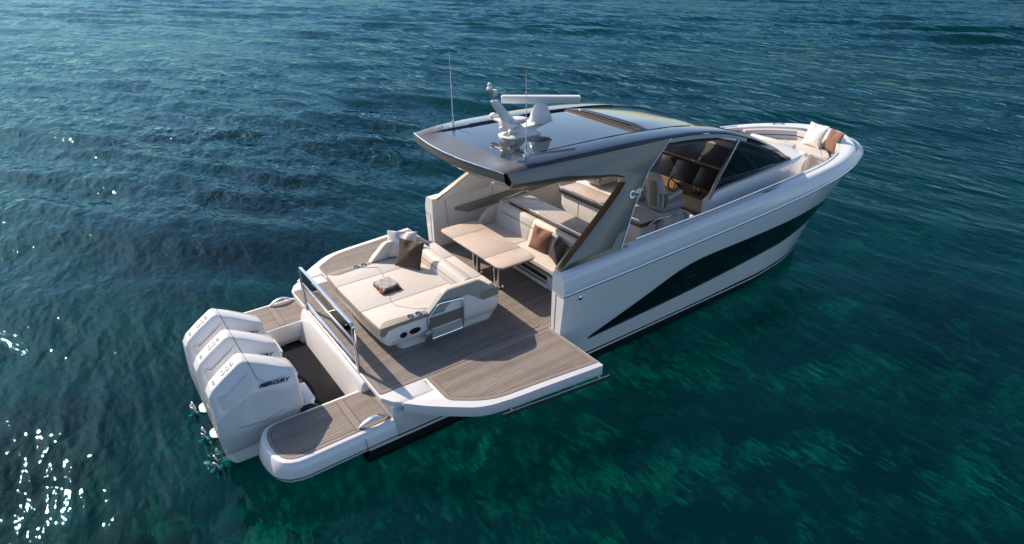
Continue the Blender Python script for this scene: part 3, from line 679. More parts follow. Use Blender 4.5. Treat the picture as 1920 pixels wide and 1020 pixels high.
for s in (-1, 1):
    o_ = [(-.36, .54), (-.05, .83), (.02, .86), (.56, .86), (.66, .83), (.93, .60), (.93, .48), (.62, .49), (.42, .66), (.10, .66), (-.05, .54)]
    b_ = BM(); prism(b_, fillet(o_, [.02, .05, .05, .06, .06, .03, .03, .03, .06, .06, .03], 4), s*1.135, s*1.02, ax='y')
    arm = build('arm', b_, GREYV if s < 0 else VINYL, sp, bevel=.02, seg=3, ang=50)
    b_ = BM(); prism(b_, fillet([(-.33, .56), (-.04, .838), (.02, .866), (.56, .866), (.65, .84), (.60, .82), (0, .83), (-.29, .555)], .02), s*1.115, s*1.03, ax='y'); build('arm_pad', b_, VINYL, arm, bevel=.006)
    b_ = BM(); prism(b_, [(-.06, .42), (-.04, .54), (.10, .67), (.42, .67), (.63, .50), (.63, .42)], s*1.04, s*1.128, ax='y'); build('side_panel', b_, GEL, sp, bevel=.008)
    b_ = BM(); ring = fillet([(-.37, s*1.165, .10), (-.37, s*1.165, .48), (-.18, s*1.165, .70), (.25, s*1.165, .655), (.28, s*1.165, .63), (.26, s*1.165, .10)], .05, 4)
    tube(b_, ring, .016, 8, closed=True); gate = build('gate_rail', b_, CHROME, sp)
    b_ = BM(); box(b_, -.36, .26, s*1.150, s*1.156, .28, .47); build('gate_panel', b_, M('grey_panel', (.17, .155, .145), .4), gate)
    b_ = BM(); prism(b_, fillet([(-.45, s*1.12), (-.33, s*1.12), (-.33, s*1.20), (-.45, s*1.20)], .02), .09, .27); build('hinge', b_, DSTEEL, gate, bevel=.01)
    for x, y, z in ((-.62, 1.035, .562), (-.475, 1.035, .562), (.90, 1.07, .617)):
        b_ = BM(); lathe(b_, [(.060, -.002), (.060, .006), (.052, .008), (.050, -.0), (.0, .0)], (x, s*y, z), 22); cup = build('cup_holder', b_, CHROME, sp)
        b_ = BM(); lathe(b_, [(.050, .001), (.049, .003), (0, .003)], (x, s*y, z), 18)
        build('cup_well', b_, DARK, cup)
        b_ = BM()
        for a in (.4, 2.5, 4.6): tube(b_, [(x, s*y, z+.006), (x+.045*math.cos(a), s*y+.045*math.sin(a), z+.006)], .0035, 5)
        build('cup_spokes', b_, CHROME, cup)
    for xc, rx, rz in ((-.80, .06, .045), (-.60, .10, .05)):
        b_ = BM(); o_ = [(xc+rx*math.cos(a)+.15*rz*math.sin(a), .335+.03*(xc+.8)+rz*math.sin(a)) for a in np.linspace(0, 2*math.pi, 24, endpoint=False)]
        prism(b_, o_, s*1.09, s*1.139, ax='y'); build('courtesy_light', b_, [SCREEN], sp, bevel=.006)
    b_ = BM(); tube(b_, [(-1.0, s*1.118, .26), (-.30, s*1.122, .30)], .003, 5); build('moulding_seam', b_, LINE, sp)
text('lettering', 'CRUISERS', .05, (-1.188, 0.02, .335), (0, -1, 0), (-.1, 0, 1), EMB, sp, ext=.003, space=4.6)
# ---------------- dining table
tb = empty('dining_table', (0, 0, 0), Y)
for y0, y1, rr in ((-.75, -.245, [.14, .02, .02, .14]), (-.235, .845, [.01, .01, .01, .01]), (.855, 1.36, [.02, .14, .14, .02])):
    o_ = [(1.30, y0), (1.30, y1), (2.14, y1), (2.14, y0)]
    if y0 < -.5: o_ = fillet(o_, [.14, .0, .0, .14], 6)
    elif y1 > 1: o_ = fillet(o_, [0, .14, .14, 0], 6)
    slab('tabletop', o_, .652, .684, [STONE], tb, .010, 2)
    slab('top_edge', inset(o_, .012), .634, .653, TAUPE, tb, .004, 1)
for y in (-.25, .47):
    b_ = BM()
    o_ = [(1.60+.075*math.cos(a)*(1), y+.075*math.sin(a)) for a in np.linspace(0, 2*math.pi, 20, endpoint=False)]
    for dx in (0,): prism(b_, [(p[0]+dx, p[1]) for p in o_], .02, .64)
    lathe(b_, [(.12, 0.005), (.12, .018), (.08, .03)], (1.60, y, 0))
    build('leg', b_, CHROME, tb)
# ---------------- cockpit sofa and galley behind it
so_ = empty('sofa', (0, 0, 0), Y)
b_ = BM(); prism(b_, fillet([(2.30, -1.16), (2.30, 1.44), (3.55, 1.44), (3.55, -1.16)], [.16, .12, .02, .02], 5), .0, .33)
build('base', b_, GEL, so_, bevel=.02)
b_ = BM(); box(b_, 2.24, 2.30, -.90, 1.3, .05, .12); box(b_, 2.24, 2.27, -.9, 1.3, .18, .20); build('toe_rail', b_, [GELM], so_, bevel=.008)
b_ = BM(); box(b_, 2.285, 2.305, -.85, 1.25, .13, .26); build('drawer_recess', b_, DARK, so_)
for y0, y1 in ((-1.20, .27), (.28, 1.44)):
    slab('seat_cushion', fillet([(2.26, y0), (2.26, y1), (2.80, y1), (2.80, y0)], [.12 if y0 < -1 else .02, .02, .02, .02]), .32, .47, VINYL, so_, .035)
    b_ = BM(); prism(b_, fillet([(2.68, .46), (2.74, .66), (2.83, .88), (2.90, .905), (2.97, .88), (2.98, .46)], [.02, .02, .05, .04, .04, 0], 4), y0+(0.06 if y0 < -1 else 0), y1, ax='y')
    build('backrest', b_, VINYL, so_, bevel=.014, ang=60)
b_ = BM(); tube(b_, [(2.768, -1.0, .745), (2.768, 1.30, .745)], .007, 6); build('piping', b_, TAN, so_)
slab('seat_apron', fillet([(2.245, -1.21), (2.245, .2), (2.27, .2), (2.40, -1.21)], .02), .325, .40, TAUPE, so_, .01)
for y0, y1 in ((1.44, 1.56), (-1.34, -1.22)):
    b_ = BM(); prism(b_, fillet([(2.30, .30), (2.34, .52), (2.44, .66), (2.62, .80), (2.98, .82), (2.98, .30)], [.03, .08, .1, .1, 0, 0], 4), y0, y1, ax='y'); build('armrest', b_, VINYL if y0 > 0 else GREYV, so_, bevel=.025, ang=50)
b_ = BM(); lathe(b_, [(.06, 0), (.06, .015), (.045, .018), (.04, .0)], (2.42, -1.14, .47)); build('cup_holder', b_, DSTEEL, so_)
# galley counter
def counter(name, x0, x1, y0, y1, z, cab):
    g = empty(name, (0, 0, 0), Y)
    b = BM(); prism(b, fillet([(x0+.03, y0+.03), (x0+.03, y1-.03), (x1-.03, y1-.03), (x1-.03, y0+.03)], .10), .0, z-.10); build('cabinet', b, cab, g, bevel=.02)
    slab('countertop', fillet([(x0, y0), (x0, y1), (x1, y1), (x1, y0)], .09), z-.032, z, STONE, g, .010, 2)
    slab('counter_edge', fillet([(x0-.018, y0-.018), (x0-.018, y1+.018), (x1+.018, y1+.018), (x1+.018, y0-.018)], .10), z-.105, z-.034, BRONZE_REFL, g, .012, 2)
    return g
g1 = counter('galley_counter', 3.00, 3.56, -1.14, 1.34, .93, GEL)
b_ = BM(); tube(b_, fillet([(2.84, 1.50, .70), (2.90, 1.46, .92), (3.5, 1.40, 1.01), (3.58, 1.36, .98)], .08, 4, closed=False), .017, 8); tube(b_, [(3.15, 1.45, .80), (3.15, 1.45, .95)], .010, 8); build('grab_rail', b_, CHROME, g1)
b_ = BM(); tube(b_, [(2.985, -1.1, .975), (2.985, 1.28, .975)], .013, 8); build('fiddle_rail', b_, CHROME, g1)
g2 = counter('wet_bar', 4.30, 4.86, -1.24, 1.24, .97, GEL)
b_ = BM(); tube(b_, [(4.285, -1.2, 1.01), (4.285, 1.2, 1.01)], .013, 8); build('fiddle_rail', b_, CHROME, g2)
b_ = BM(); tube(b_, fillet([(4.45, -1.30, .90), (4.60, -1.34, 1.0), (5.25, -1.42, 1.02), (5.42, -1.42, .95), (5.45, -1.42, .80)], .06, 4, closed=False), .017, 8)
for x, y in ((4.72, -1.345), (5.12, -1.39)): tube(b_, [(x, y+.02, .88), (x, y, 1.005)], .011, 8)
build('grab_rail', b_, CHROME, g2)
b_ = BM()
for y in (-.75, -.1, .6): tube(b_, [(4.327, y, .05), (4.327, y, .84)], .003, 5)
build('door_seam', b_, LINE, g2)
# helm seats on a plinth forward of the bar
b_ = BM(); prism(b_, fillet([(4.88, -1.40), (4.88, 1.40), (5.62, 1.40), (5.62, -1.40)], .12), .02, .93); hp = build('helm_plinth', b_, GELM, Y, bevel=.04)
def make_seat():
    b = BM()                                                            # seat shell
    prism(b, fillet([(-.20, -.24), (-.20, .24), (.46, .25), (.46, -.25)], .08), .05, .20)
    st_ = build('helm_seat', b, GREYV, Y, bevel=.045, seg=3)
    b = BM(); rows = []
    for z, x, hw, th in ((.08, -.17, .20, .13), (.20, -.20, .245, .15), (.36, -.235, .265, .14), (.52, -.265, .245, .12), (.66, -.29, .20, .11), (.76, -.30, .175, .10), (.82, -.295, .13, .07), (.84, -.285, .07, .04)):
        o_ = fillet([(x-th/2, -hw*.62), (x-th/2, hw*.62), (x-th*.2, hw), (x+th/2, hw), (x+th/2, -hw), (x-th*.2, -hw)], .03, 2); rows.append([(p[0], p[1], z) for p in o_])
    loft(b, rows, closed=True, caps=True); bk = build('backrest', b, GREYV, st_, smooth=45)
    CH_ = M('charcoal_upholstery', (.12, .112, .10), .7)
    for s in (-1, 1):                                                   # darker wing panels
        b = BM(); loft(b, [[(x_-.07, s*(hw_-.075), z_), (x_-.005, s*(hw_+.006), z_), (x_+.05, s*(hw_+.006), z_)] for z_, x_, hw_ in ((.10, -.17, .21), (.20, -.20, .248), (.36, -.235, .268), (.46, -.255, .256))]); build('wing_panel', b, CH_, st_, smooth=60)
    b = BM(); prism(b, fillet([(.16, -.10), (.68, -.10), (.68, .06), (.16, .06)], .03), -.012, 0, f=lambda p, t: (-.262-.16*(p[0]-.36)+t-.058, p[1], p[0])); build('back_pocket', b, M('grey_shell', (.20, .19, .18), .5), st_, bevel=.006)
    for s in (-1, 1):
        b = BM(); prism(b, fillet([(-.18, .33), (.20, .40), (.22, .46), (.16, .475), (-.20, .41)], .02), s*.25, s*.315, ax='y'); build('armrest', b, GREYV, st_, bevel=.018)
    return st_
hs = make_seat(); hs.location = (5.22, -.92, .93)
for y in (-.18, .95):
    copy_tree(hs, Y, (0, y+.92, 0))
# ---------------- helm dash
b_ = BM()
prism(b_, fillet([(6.25, .95), (6.62, 1.02), (6.86, 1.40), (7.6, 1.42), (8.7, 1.36), (8.7, .45), (6.55, .45), (6.35, .88)], .02), -1.42, 1.42, ax='y')
ds = build('helm_dash', b_, [M('dash_leather', (.06, .056, .054), .6)], Y, bevel=.02)
b_ = BM(); prism(b_, [(6.24, .975), (6.60, 1.045), (6.60, 1.05), (6.24, .98)], -1.38, .9, ax='y'); build('dash_shelf', b_, DASHW, ds)
for y0, y1 in ((-1.20, -.56), (-.55, .09), (.10, .74)):
    b_ = BM(); prism(b_, fillet([(.02, y0), (.46, y0), (.46, y1), (.02, y1)], .01), -.02, .0, f=lambda p, t: (6.60+.52*p[0]+t, p[1], 1.03+.86*p[0]-.3*t)); build('screen', b_, SCREEN, ds, bevel=.004)
b_ = BM(); tube(b_, [(7.0, -1.36, 1.435), (7.0, 1.36, 1.435)], .03, 8); build('brow_trim', b_, TAN, ds)
b_ = BM()
o_ = [(6.17+.09*math.sin(a), -.46+.19*math.cos(a), 1.16+.17*math.sin(a)) for a in np.linspace(0, 2*math.pi, 28, endpoint=False)]
tube(b_, o_, .018, 8, closed=True); tube(b_, [(6.17, -.46, 1.16), (6.38, -.46, 1.02)], .03, 8)
for a in (.3, 2.8, 4.7): tube(b_, [(6.17, -.46, 1.16), (6.17+.09*math.sin(a), -.46+.19*math.cos(a), 1.16+.17*math.sin(a))], .014, 6)
build('steering_wheel', b_, DARK, ds)
for y in (-.93, -.83):
    b_ = BM(); tube(b_, [(6.38, y, 1.0), (6.34, y, 1.10), (6.35, y, 1.15)], [.008, .010, .016], 8); build('throttle_lever', b_, CHROME, ds)
for q in ((6.32, 6.46, -.97, -.79), (6.30, 6.40, -1.22, -1.09)):
    b_ = BM(); box(b_, *q, .99, 1.035); build('control_pod', b_, DARK, ds, bevel=.015)
# ---------------- deckhouse trunk and foredeck
TS = pchip([5.85, 7.2, 8.9, 9.6, 10.2], [1.55, 1.53, 1.42, 1.28, 1.08]); TZ = pchip([5.85, 6.2, 7.5, 8.9, 10.25], [1.16, 1.31, 1.37, 1.415, 1.27])
for s in (-1, 1):
    b_ = BM(); xs = np.linspace(5.85, 8.95, 26); rows = []
    for x in xs:
        y, z = float(TS(x)), float(TZ(x)); rows.append([(x, s*(y+.05), .45), (x, s*(y+.03), z-.09), (x, s*(y+.005), z-.01), (x, s*(y-.05), z), (x, s*(y-.12), z-.01), (x, s*(y-.12), .45)])
    loft(b_, rows, closed=True, caps=True); build('deckhouse_side', b_, GEL, Y, smooth=45, bevel=0)
b_ = BM(); rows = []
for x in (8.75, 8.95, 9.4, 9.9, 10.12, 10.22):
    y, z = float(TS(min(x, 10.2))), float(TZ(x)); e = .0 if x < 10.2 else .02
    rows.append([(x, -y-.05, .45), (x, -y-.03, z-.09-e), (x, -y+.02, z-.01-e), (x, -y*.5, z+.03-e), (x, 0, z+.05-e), (x, y*.5, z+.03-e), (x, y-.02, z-.01-e), (x, y+.03, z-.09-e), (x, y+.05, .45)])
loft(b_, rows, closed=True, caps=True); fd = build('foredeck', b_, GEL, Y, smooth=45)
# ---------------- bow lounge
inn = []
xs = [10.95+(12.12-10.95)*(1-(1-i/24)**1.8) for i in range(25)]
arc = [(x, CIN.at(min(x+.10, 12.34))[0]-.10) for x in xs]; arc = [(x, max(.0, y)) for x, y in arc]
bl = empty('bow_lounge', (0, 0, 0), Y)
outl = [(11.15, -arc[5][1])]+[(x, -y) for x, y in arc[6:]]+[(x, y) for x, y in arc[::-1][:-6]]+[(11.15, arc[5][1]), (11.15, .72), (10.42, .64), (10.42, -.64), (11.15, -.72)]
b_ = BM(); prism(b_, outl, .45, .86); build('base', b_, VINYL, bl, bevel=.012)
b_ = BM(); prism(b_, inset(outl, -.015), .85, .965); build('seat_cushion', b_, VINYL, bl, bevel=.03, seg=3, ang=40)
b_ = BM()
for p, q in (((11.15, -1.0), (12.2, -.25)), ((11.15, .35), (12.1, .35)), ((10.9, -.66), (10.9, .66))): tube(b_, [(p[0], p[1], .966), (q[0], q[1], .966)], .004, 5)
build('cushion_seam', b_, LINE, bl)
full = [(x, -y) for x, y in arc[21:]]+[(x, y) for x, y in arc[::-1]][1:]
cx = []
for i, p in enumerate(full):
    a = V(full[max(i-1, 0)]); c = V(full[min(i+1, len(full)-1)]); t = (c-a).normalized(); nrm = V((t.y, -t.x))
    cx.append((V(p), nrm))
b_ = BM()
loft(b_, [[(p.x+n_.x*d, p.y+n_.y*d, z) for d, z in ((-.13, .95), (-.11, 1.07), (-.07, 1.19), (-.0, 1.215), (.05, 1.19), (.06, .95))] for p, n_ in cx], closed=True, caps=True)
build('backrest', b_, VINYL, bl, smooth=50)
b_ = BM(); loft(b_, [[(p.x+n_.x*d, p.y+n_.y*d, z) for d, z in ((-.124, 1.066), (-.118, 1.083))] for p, n_ in cx]); build('backrest_seam', b_, LINE, bl)
b_ = BM(); prism(b_, fillet([(10.22, .95), (10.32, 1.30), (10.38, 1.335), (10.46, 1.31), (10.50, .95)], [.0, .05, .05, .05, 0], 3), -.62, .62, ax='y'); build('chaise_backrest', b_, VINYL, bl, bevel=.015, ang=60)
for y in (-.62,):
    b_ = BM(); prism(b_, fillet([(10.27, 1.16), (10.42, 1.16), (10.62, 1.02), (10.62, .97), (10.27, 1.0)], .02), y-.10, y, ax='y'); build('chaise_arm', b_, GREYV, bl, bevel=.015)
b_ = BM(); prism(b_, fillet([(12.42, -.30), (12.70, -.22), (12.70, .22), (12.42, .30)], .05), 1.235, 1.247); build('anchor_hatch', b_, GELM, Y, bevel=.004)
b_ = BM(); tube(b_, [(12.6, 0, 1.25), (12.85, 0, 1.27), (12.95, 0, 1.25)], .022, 8); tube(b_, [(12.5, -.1, 1.25), (12.5, .1, 1.25)], .03, 8); build('anchor_roller', b_, CHROME, Y)
for s in (-1, 1):
    b_ = BM(); tube(b_, [(11.95, s*1.02, 1.255), (12.1, s*.94, 1.275), (12.25, s*.84, 1.255)], .016, 8); build('bow_cleat', b_, CHROME, Y)
# ---------------- hardtop
RX = [.70, .94, 1.4, 2.0, 3.2, 4.4, 5.0, 6.0, 7.1, 8.0, 8.9]
RZ = pchip(RX, [2.665, 2.68, 2.70, 2.715, 2.715, 2.675, 2.64, 2.51, 2.215, 1.865, 1.43])
RW = pchip(RX, [1.20, 1.40, 1.46, 1.50, 1.525, 1.525, 1.52, 1.50, 1.47, 1.44, 1.41])
def rsec(x, x_aft=None):
    w_, z = float(RW(x)), float(RZ(x)); k = min(1, max(0, (x-.9)/.9))
    bw = .30+.17*k
    k2 = min(1, max(0, (x-.94)/.5)); k3 = .35+.65*k2
    return [(w_, z), (w_-.03, z+.035*k3), (w_-.10, z+(.055 if k2 > .99 else .018+.037*k2)), (w_-bw+.02, z+.020+.030*k2), (w_-bw, z+.022), (w_*.35, z+.030), (0, z+.033)]
ht = None
b_ = BM(); rows = []
xs_r = [.94, 1.15, 1.35, 1.6, 2.0, 2.6, 3.2, 3.8, 4.4, 5.0, 5.6, 6.2]
# aft lip: curved in plan
def lip(x, y): return x
aft = []
for x in xs_r:
    h = rsec(x); full_ = [(-y, z) for y, z in h]+[(y, z) for y, z in h[::-1]][1:]
    rows.append([(x-(.22*max(0, 1-(abs(y)/1.45)**2) if x == .94 else .16*max(0, 1-(abs(y)/1.45)**2) if x == 1.15 else .08*max(0, 1-(abs(y)/1.45)**2) if x == 1.35 else .0), y, z) for y, z in full_])
nj = len(rows[0]); rows_roof0 = list(rows[0])
def rmat(i, j):
    if i < 2: return 0                                                   # graphite aft band
    jj = min(j, nj-2-j)
    return 1 if jj <= 2 else 2
loft(b_, rows, mif=rmat)
ht = build('hardtop', b_, [GRAPH, NAVY, BLACKG], Y, smooth=30, recalc=True)
# underside and fascia
b_ = BM(); rows = []
ys = np.linspace(-1, 1, 15)
def under(x, y, drop): return (x, y, float(RZ(x))-drop)
fas = rows0 = None
top0 = [V((p[0], p[1]*1.012, p[2])) for p in rows_roof0]; ts = [p.y/1.40 for p in top0]
r1 = [(p.x, p.y, p.z) for p in top0]
r2 = [(p.x+.006, p.y*1.012, 2.68+.02*(1-abs(p.y)/1.4)-.13) for p in top0]
r3 = [(p.x+.03, p.y*1.012, 2.68+.02*(1-abs(p.y)/1.4)-.16) for p in top0]
r4 = [(p.x+.22, p.y*.985, 2.68-.27) for p in top0]
r5 = [(1.7, t*1.42, 2.40) for t in ts]; r6 = [(3.2, t*1.46, 2.46) for t in ts]; r7 = [(4.6, t*1.46, 2.48) for t in ts]; r8 = [(6.2, t*1.44, 2.34) for t in ts]
loft(b_, [r1, r2, r3, r4, r5, r6, r7, r8], mif=lambda i, j: 0 if i < 2 else (1 if i < 4 else 2))  # belly rows carry the painted gold reflection
build('roof_lining', b_, [GRAPH, BRONZE_REFL, M('headliner', (.55, .50, .44), .6)], ht, smooth=30)
b_ = BM(); tube(b_, [(p.x-.004, p.y, p.z+.004) for p in top0], .008, 6); build('edge_trim', b_, CHROME, ht)
b_ = BM(); tube(b_, [(p.x+.004, p.y, p.z-.105) for p in top0], .004, 5); build('fascia_seam', b_, DARK, ht)
for y in (-.55, .95):
    b_ = BM(); prism(b_, fillet([(1.02, y-.05), (1.10, y-.05), (1.10, y+.05), (1.02, y+.05)], .03), 2.40, 2.455); build('downlight', b_, PLAST, ht, bevel=.008)
# side arches: closed plate leaning out towards the gunwale
ARCH = [(.975, 2.68), (1.4, 2.70), (2.0, 2.713), (2.6, 2.716), (3.2, 2.713), (3.8, 2.70), (4.49, 2.665), (3.86, 2.24), (3.36, 1.70), (2.86, 1.075), (1.56, 1.075), (2.06, 1.375), (2.66, 1.735), (3.10, 2.02), (3.26, 2.15), (3.24, 2.25), (3.05, 2.315), (2.72, 2.36), (2.0, 2.475), (1.3, 2.50), (1.05, 2.515)]
def archy(x, z):
    t = (2.715-z)/(2.715-1.075); w_ = float(RW(max(.94, min(x, 5)))); return w_+.012+(2.05-1.50)*max(0, t)**1.15
for s in (-1, 1):
    b_ = BM()
    n_ = len(ARCH); aa = [b_.verts.new((x, s*archy(x, z), z)) for x, z in ARCH]
    def drop(i): return {14: .03, 15: .06, 16: .085, 17: .11, 18: .135, 19: .145, 20: .13}.get(i, 0)
    bb = [b_.verts.new((x+.02, s*(archy(x, z)-(.16 if z < 2.2 else .12)), z-drop(i))) for i, (x, z) in enumerate(ARCH)]
    for t3 in tessellate_polygon([[V((x, z, 0)) for x, z in ARCH]]):
        face(b_, [aa[i] for i in t3]); face(b_, [bb[i] for i in t3[::-1]], 2)
    for i in range(n_):
        j = (i+1) % n_; edgei = 1 if 10 <= i <= 13 else 0  # aft edge of the leg: gold reflection painted as bronze
        face(b_, [aa[i], aa[j], bb[j], bb[i]], edgei)
    ar = build('arch', b_, [GRAPH, BRONZE_REFL, GELM], ht, bevel=.018, seg=2, ang=45, smooth=40)
    b_ = BM(); tube(b_, [(x, s*(archy(x, z)+.002), z) for x, z in ((4.49, 2.665), (3.86, 2.24), (3.36, 1.70), (2.86, 1.075))], .007, 6); build('arch_trim', b_, CHROME, ht)
    b_ = BM(); o_ = [(1.60, 1.09), (2.83, 1.09), (3.10, 1.42), (2.90, 1.38), (2.70, 1.20), (1.80, 1.16)]
    vs = [b_.verts.new((x, s*(archy(x, z)+.006), z)) for x, z in o_]; f = face(b_, vs); bmesh.ops.triangulate(b_, faces=[f]); build('arch_foot', b_, NAVY, ht)
bx, bz = 3.60, 1.90
up_ = V((.10, .28, 1)); 
for s in (-1,):
    xd = V((1, .0, .02)); o0 = V((3.36, -archy(3.5, 1.96)-.012, 1.955)); yd = V((.18, archy(3.5, 1.8)-archy(3.5, 2.0), .2)); yd = V((.04, -(archy(3.5, 2.05)-archy(3.5, 1.9)), .15))
    text('badge', 'C', .17, (3.345, -archy(3.40, 1.93)-.010, 1.925), xd, yd, DSTEEL, ht, ext=.004, bold=.006, shear=.25)
    text('badge', '48', .125, (3.495, -archy(3.545, 1.965)-.012, 1.955), xd, yd, DSTEEL, ht, ext=.004, shear=.25, sx=1.15)
    text('badge', 'COUPE', .036, (3.49, -archy(3.53, 1.88)-.012, 1.875), xd, yd, DSTEEL, ht, ext=.003, shear=.2, space=1.3)
# sunroof panel, a hand's breadth proud, open slot behind it
b_ = BM(); rows = []
for x in (4.28, 4.5, 4.8, 5.2, 5.6, 5.9, 6.15):
    lift = .035+.05*max(0, 1-(x-4.28)/1.1)
    rows.append([(x, y, float(RZ(x))+lift*(1 if abs(y) < 1.0 else .55)+.018*(1-(y/1.07)**2)) for y in (-1.07, -1.0, -.7, -.35, 0, .35, .7, 1.0, 1.07)])
loft(b_, rows); sr = build('sunroof', b_, BLACKG, ht)
sm = sr.modifiers.new('thickness', 'SOLIDIFY'); sm.thickness = .012; sm.offset = -1
b_ = BM()
for dx, dz, m_ in ((-.01, .055, 0), (-.035, .040, 1), (-.06, .028, 0), (-.085, .022, 1)):
    tube(b_, [(4.26+dx, y, float(RZ(4.26))+dz+.02*(1-(y/1.05)**2)) for y in np.linspace(-1.02, 1.02, 9)], .010, 6, mi=m_)
build('sunroof_rail', b_, [DARK, M('dark_bronze', (.03, .027, .023), .55, spec=.2)], ht)
b_ = BM(); box(b_, 2.0, 4.6, -.004, .004, 2.70, 2.70+.002); b_.free()
for s in (-1, 1):
    b_ = BM(); tube(b_, [(x, s*(1.06), float(RZ(x))+.047) for x in np.linspace(1.9, 5.6, 14)], .012, 6); build('roof_track', b_, DARK, ht)
b_ = BM(); tube(b_, [(1.62, y, float(RZ(1.62))+.031) for y in np.linspace(-1.02, 1.02, 7)], .003, 4); build('roof_seam', b_, LINE, ht)
# windscreen: dark header then tinted glass, pillars at both sides down to the foredeck
b_ = BM(); rows = []; xs_w = np.linspace(6.2, 8.92, 16)
for x in xs_w:
    h = rsec(x); rows.append([(x, -y, z) for y, z in h[3:]]+[(x, y, z) for y, z in h[::-1]][1:-3])
    rows[-1] = [(p[0]+.32*(1-(p[1]/1.45)**2)*min(1, (x-6.2)/2.2), p[1], p[2]) for p in rows[-1]]
loft(b_, rows); ws = build('windscreen', b_, TINT, ht)
for s in (-1, 1):
    b_ = BM(); rows = []
    for x in np.linspace(6.2, 8.92, 16):
        h = rsec(x); t = (x-6.2)/2.7; rows.append([(x, s*y, z) for y, z in h[:3]]+[(x, s*(h[3][0]+.18*t), h[3][1]), (x, s*(h[3][0]+.18*t), h[3][1]-.07), (x, s*(h[0][0]-.02), h[0][1]-.07)])
    loft(b_, rows, closed=True, caps=True); build('windscreen_pillar', b_, NAVY, ht, smooth=45)
b_ = BM(); tube(b_, [(8.6, -1.30, 1.50), (9.05, -.6, 1.50), (9.1, .2, 1.50)], .012, 6); tube(b_, [(7.75, -.9, 1.93), (8.9, -.2, 1.53)], .010, 6); build('wiper', b_, DARK, ht)
# side windows
for s in (-1, 1):
    def gy(x, z): return s*(float(RW(x))-.045)
    b_ = BM(); rows = []
    for t in np.linspace(0, 1, 10):
        x = 6.05+(8.85-6.05)*t; zt = float(RZ(x))-.02; zb = float(TZ(x))-.005
        xa = x; rows.append([(x+(0.62*(1-t))*k, s*(float(TS(x))-.06+(float(RW(x))-.06-float(TS(x))+.06)*k), zb+((float(RZ(min(8.9, x+.62*(1-t)))))-.02-zb)*k) for k in np.linspace(0, 1, 5)])
    loft(b_, rows); sw = build('side_window', b_, TINT, ht)
    b_ = BM(); tube(b_, [(5.88, s*1.53, 1.12), (6.15, s*1.52, 1.62), (6.68, s*1.47, 2.30)], .030, 4, square=True, flat=.8); build('window_post', b_, DSTEEL, sw, bevel=.006)
    b_ = BM(); rows = []
    for x in np.linspace(4.5, 6.95, 16):
        z = float(RZ(x)); wv_ = float(RW(x)); rows.append([(x, s*(wv_+.004), z-.02), (x, s*(wv_-.005), z-.095), (x, s*(wv_-.05), z-.095), (x, s*(wv_-.05), z-.02)])
    loft(b_, rows, closed=True, caps=True); build('window_header', b_, [M('header_grey', (.62, .62, .62), .3)] if s < 0 else [DSTEEL], sw, smooth=50)
# roof cross beams seen through the side opening
b_ = BM()
for x, m_ in ((6.25, 0), (7.15, 1)): box(b_, x, x+.07, -1.38, 1.38, float(RZ(x))-.10, float(RZ(x))-.03, m_)
build('cross_beam', b_, [GRAPH, TAN], ht, bevel=.01)
# ---------------- radar mast and antennas
RT = 2.75
rm_ = BM(); o_ = fillet([(1.95, -.22), (2.62, -.20), (2.70, 0), (2.62, .20), (1.95, .22), (1.86, 0)], .08, 4)
loft(rm_, [[(p[0], p[1], RT-.02) for p in o_], [(p[0], p[1], RT+.02) for p in o_], [(2.28+(p[0]-2.28)*.75, p[1]*.7, RT+.06) for p in o_]], closed=True, caps=True)
rd = build('radar_mast', rm_, PLAST, ht, smooth=40)
b_ = BM()
loft(b_, [[(x-hx, -hy, z), (x+hx, -hy, z), (x+hx, hy, z), (x-hx, hy, z)] for x, z, hx, hy in ((2.25, RT+.05, .20, .11), (2.15, RT+.16, .15, .085), (2.02, RT+.30, .11, .065), (1.86, RT+.50, .085, .05), (1.74, RT+.66, .07, .04))], closed=True, caps=True)
build('mast_arm', b_, PLAST, rd, bevel=.018, seg=3)
b_ = BM(); tube(b_, [(1.74, 0, RT+.64), (1.66, 0, RT+.86)], .018, 8); build('light_pole', b_, DSTEEL, rd)
b_ = BM(); lathe(b_, [(.055, -.04), (.055, .0), (.035, .005), (.035, .06), (.02, .08), (0, .085)], (1.655, 0, RT+.88)); box(b_, 1.70, 1.78, -.05, .03, RT+.74, RT+.84); build('anchor_light', b_, PLAST, rd, bevel=.006)
b_ = BM()
loft(b_, [[(2.02-.05, y, RT+.24-.02), (2.02+.05, y, RT+.24-.02), (2.02+.05, y, RT+.24+.02), (2.02-.05, y, RT+.24+.02)] for y in (-.28, .5)], closed=True, caps=True)
lathe(b_, [(.075, .02), (.075, .04), (.06, .07), (.03, .09), (0, .095)], (2.02, .44, RT+.24)); box(b_, 1.95, 2.05, .06, .18, RT+.17, RT+.28); build('cross_arm', b_, PLAST, rd, bevel=.012)
b_ = BM(); lathe(b_, [(.03, 0), (.03, .12), (.14, .14), (.15, .17), (.13, .20), (.05, .22), (0, .222)], (2.18, -.10, RT+.13), 24); build('satellite_dome', b_, PLAST, rd)
for dy in (-.14, .12):
    b_ = BM(); lathe(b_, [(.03, -.12), (.05, -.10), (.055, .04), (.03, .05)], (2.02, dy-.05, RT+.13), 14, ax='x'); build('deck_light', b_, PLAST, rd)
b_ = BM()
loft(b_, [[(x-hx, -hy, z), (x+hx, -hy, z), (x+hx, hy, z), (x-hx, hy, z)] for x, z, hx, hy in ((2.35, RT+.06, .22, .09), (2.55, RT+.12, .22, .09), (2.72, RT+.16, .20, .13), (2.74, RT+.20, .20, .13))], closed=True, caps=True)
build('radar_bracket', b_, PLAST, rd, bevel=.015)
b_ = BM(); rows = []
